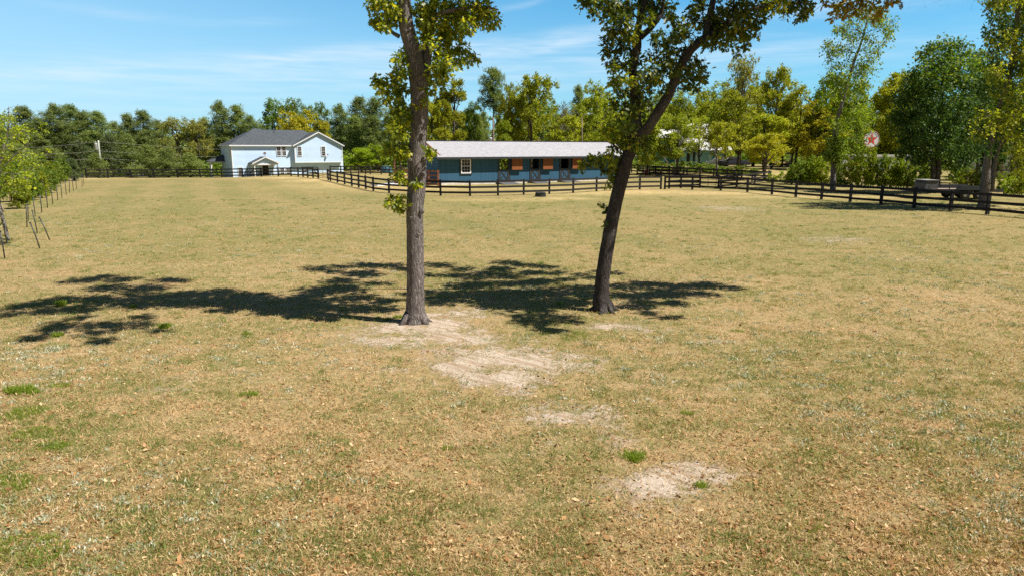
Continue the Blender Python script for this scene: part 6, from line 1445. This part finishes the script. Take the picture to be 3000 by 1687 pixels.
stakes = [((14, 758), (0, 678), 0), ((118, 728), (88, 652), 0), ((147, 703.5), (115, 637), 0), ((110, 684), (94, 617), 0), ((78.5, 666), (76, 601.5), 0), ((82, 650), (81, 592.5), 0), ((103, 633.5), (96, 578.5), 0), ((122.5, 622.5), (116.5, 571), 0), ((139, 609.5), (134.5, 560), 0),
          ((154.5, 599.5), (149.5, 553), 0), ((169, 587.5), (165, 543.5), 0), ((181.5, 580.5), (177.5, 537.5), 0), ((194, 572), (190, 530), 0), ((203, 565), (202.5, 523), 0), ((215, 559.5), (210.5, 520), 0), ((224, 554), (221, 518), 0), ((240.5, 548), (239, 512), 0), ((246, 542), (243, 507), 0)]
sl = ['nearest dark stake, cut by the left edge', 'leaning dark stake with its top tilted left, second nearest', 'most tilted dark stake standing apart on the right', 'slightly tilted stake behind the two leaning ones', 'upright stake left of its close twin', 'upright stake right of its close twin', 'tilted stake beyond the close pair',
      'stake with open grass both sides, beyond the tilted one', 'ninth stake from the near end of the row', 'tenth stake from the near end of the row', 'eleventh stake of the row, below the saplings', 'twelfth stake of the row', 'tall stake just before the far cluster', 'stake right beside the last saplings', 'stake tilted left near the row end', 'short stake near the row end', 'second last stake before the black fence', 'last stake, right beside the black fence end']
for (b_, t_, _), lab in zip(stakes, sl):
    p = ground_at(*b_); q = px3(t_[0], t_[1], p.y); m = MB(); r = .022 if p.y < 40 else .026
    v = q - p; m.tube([Vector((0, 0, -.1)), v * .5 + Vector((.01, 0, 0)), v], [r, r, r * .95], 7); m.lathe([(0, .0), (r * 1.5, 0), (r * 1.5, .04), (0, .05)], 8, 0, Matrix.Translation(v - Vector((0, 0, .02))))
    o = m.build('stake', MT['dark_trim']); o.location = p; tag(o, lab, 'stake', 'dark stakes along the left side')
p = ground_at(11, 622); m = MB(); m.tube([(0, 0, 0), (-.06, 0, .45)], .035, 6); o = m.build('stake', MT['weathered_wood']); o.location = p; tag(o, 'short tan wooden stake near the left edge', 'stake')

# ------------------------------------------------------------------ ground cover
rngG = np.random.default_rng(77)
def scatter_xy(n, y0, y1, pw=1.6):
    """points in the visible wedge, denser near the viewer"""
    out = []
    while len(out) < n:
        u = rngG.random(n * 2); y = (y0 ** (1 - pw) + u * (y1 ** (1 - pw) - y0 ** (1 - pw))) ** (1 / (1 - pw)); x = rngG.uniform(-1, 1, n * 2) * (y * .86 + 4.5)
        out += list(zip(x, y))
    a = np.array(out[:n]); return a[:, 0], a[:, 1]
def vnoise(x, y, s, seed):
    """cheap value noise"""
    r = np.random.default_rng(seed).random((64, 64)); X = x / s; Yn = y / s; xi = np.floor(X).astype(int); yi = np.floor(Yn).astype(int); fx = X - xi; fy = Yn - yi; fx = fx * fx * (3 - 2 * fx); fy = fy * fy * (3 - 2 * fy)
    q = lambda i, j: r[i % 64, j % 64]; return (q(xi, yi) * (1 - fx) + q(xi + 1, yi) * fx) * (1 - fy) + (q(xi, yi + 1) * (1 - fx) + q(xi + 1, yi + 1) * fx) * fy
def tufts(x, y, nb, h, spread, lean, seed, width=.045, shape='blade'):
    rng = np.random.default_rng(seed); n = len(x); X = np.repeat(x, nb); Yy = np.repeat(y, nb); H = np.repeat(h, nb) * rng.uniform(.5, 1.15, n * nb)
    sp = np.repeat(spread, nb) if np.ndim(spread) else spread
    px_ = X + rng.normal(size=n * nb) * sp; py_ = Yy + rng.normal(size=n * nb) * sp; pos = np.stack([px_, py_, gz(px_, py_) - .004], -1)
    a = np.stack([rng.normal(size=n * nb) * lean, rng.normal(size=n * nb) * lean, np.ones(n * nb)], -1); a /= np.linalg.norm(a, axis=1)[:, None]; b = rng.normal(size=(n * nb, 3)); b -= a * (a * b).sum(1)[:, None]; b /= np.linalg.norm(b, axis=1)[:, None]
    return leaves(pos, a, b * (width / .05), H, shape)
def stuff(name, V, Fc, mat, label): o = link(name, np_mesh(name, V, Fc), MT[mat]); tag(o, label, None, None, 'stuff'); return o
def cover():
    # dry straw
    x, y = scatter_xy(140000, 4.2, 42, 1.75); s, gr = MASK(x, y); keep = rngG.random(len(x)) > s * 1.05; x, y = x[keep], y[keep]
    V, Fc = tufts(x, y, 4, rngG.uniform(.03, .085, len(x)) * (1 + y / 40), .04, 1.4, 1, .06); stuff('dry_grass', V, Fc, 'grass_straw', 'short dry straw-coloured grass all over the near paddock')
    # green tufts
    def clusters(n, y0, y1, pw, per, r0, r1):
        cx, cy = scatter_xy(n, y0, y1, pw); m = rngG.integers(per[0], per[1], n); rr = rngG.uniform(r0, r1, n); idx = np.repeat(np.arange(n), m); a = rngG.uniform(0, 6.283, len(idx)); q = np.sqrt(rngG.random(len(idx))) * rr[idx] * (1 + rngG.random(len(idx)) * .6)
        return cx[idx] + np.cos(a) * q * 1.3, cy[idx] + np.sin(a) * q
    x, y = scatter_xy(76000, 4.2, 60, 1.6); x2, y2 = clusters(10000, 4.2, 55, 1.45, (4, 16), .04, .20); x = np.concatenate([x, x2]); y = np.concatenate([y, y2]); s, gr = MASK(x, y)
    d = vnoise(x, y, .55, 5) * .65 + vnoise(x, y, 2.9, 6) * .35 + gr * .5; d[76000:] += .24; keep = (d > .46 + .30 * rngG.random(len(x))) & (rngG.random(len(x)) > s * .95); x, y = x[keep], y[keep]
    V, Fc = tufts(x, y, 7, rngG.uniform(.025, .075, len(x)) * (1 + y / 60), .045, .8, 2, .055); stuff('grass', V, Fc, 'grass_green', 'green grass tufts scattered through the dry paddock')
    # silver weeds
    x, y = clusters(5600, 4.2, 50, 1.5, (2, 9), .03, .16); s, gr = MASK(x, y); d = vnoise(x, y, 3.1, 16); keep = (d > .22 + .4 * rngG.random(len(x))) & (rngG.random(len(x)) > s * 1.3); x, y = x[keep], y[keep]
    V, Fc = tufts(x, y, 14, rngG.uniform(.025, .07, len(x)), .04, .9, 3, .17); stuff('silver_weeds', V, Fc, 'weed_silver', 'silvery grey green weeds dotted over the near paddock')
    # fallen leaves
    x, y = scatter_xy(90000, 4.2, 32, 1.9); s, gr = MASK(x, y); d = vnoise(x, y, 1.7, 25) + .25 * (y < 10); keep = (d * rngG.uniform(.5, 1.5, len(x)) > .42) & (rngG.random(len(x)) > s * .92); x, y = x[keep], y[keep]; n = len(x)
    pos = np.stack([x, y, gz(x, y) + rngG.uniform(.005, .03, n)], -1); a = rngG.normal(size=(n, 3)); a[:, 2] *= .25; a /= np.linalg.norm(a, axis=1)[:, None]; b = rngG.normal(size=(n, 3)); b[:, 2] *= .35; b -= a * (a * b).sum(1)[:, None]; b /= np.linalg.norm(b, axis=1)[:, None]
    V, Fc = leaves(pos, a, b, rngG.choice([.025, .038, .055, .08], n, p=[.5, .33, .13, .04]) * rngG.uniform(.8, 1.2, n), 'dead'); stuff('fallen_leaves', V, Fc, 'dead_leaf', 'brown and tan dead oak leaves scattered on the ground')
    # brighter thick tufts seen singly
    bright = [(62, 1148, .17, .15), (98, 1152, .09, .09), (180, 1130, .2, .06), (85, 1205, .3, .07), (110, 1270, .33, .07), (160, 1308, .18, .07), (60, 1215, .2, .06), (1203, 1000, .17, .06), (1860, 1340, .10, .17), (1855, 1350, .07, .14), (2010, 1210, .12, .09), (725, 980, .12, .12), (725, 1158, .11, .13), (1700, 980, .3, .07), (1680, 990, .25, .06), (2370, 1538, .22, .07),
              (2160, 970, .14, .07), (485, 960, .14, .22), (180, 895, .08, .2), (390, 900, .07, .16), (170, 985, .1, .14), (1140, 935, .12, .12), (1105, 930, .1, .08), (1170, 930, .1, .14), (700, 1560, .2, .06), (20, 1420, .3, .08), (50, 1620, .35, .08), (1640, 890, .1, .1), (2780, 1215, .14, .06), (2520, 1112, .16, .05), (1310, 1315, .06, .09), (1020, 1330, .1, .06), (2055, 1425, .07, .12), (1090, 1640, .15, .07), (930, 1495, .18, .06)]
    X_, Y_, Hh, Sp = [], [], [], []
    for (px, py, r, h) in bright:
        p = ground_at(px, py); r *= .72 + .5 * rngG.random(); h *= .6 if px > 250 else .8; m = int((10 + 220 * r) * (1.9 if px < 250 else 1))
        ang = rngG.uniform(0, 6.28, m); rr = r * np.sqrt(rngG.random(m)); X_ += list(p.x + np.cos(ang) * rr * 1.2); Y_ += list(p.y + np.sin(ang) * rr * .8); Hh += [h] * m
    V, Fc = tufts(np.array(X_), np.array(Y_), 8, np.array(Hh), .02, .5, 9, .07); stuff('clover_patches', V, Fc, 'weed_bright', 'thick bright green weed patches in the near paddock')
cover()
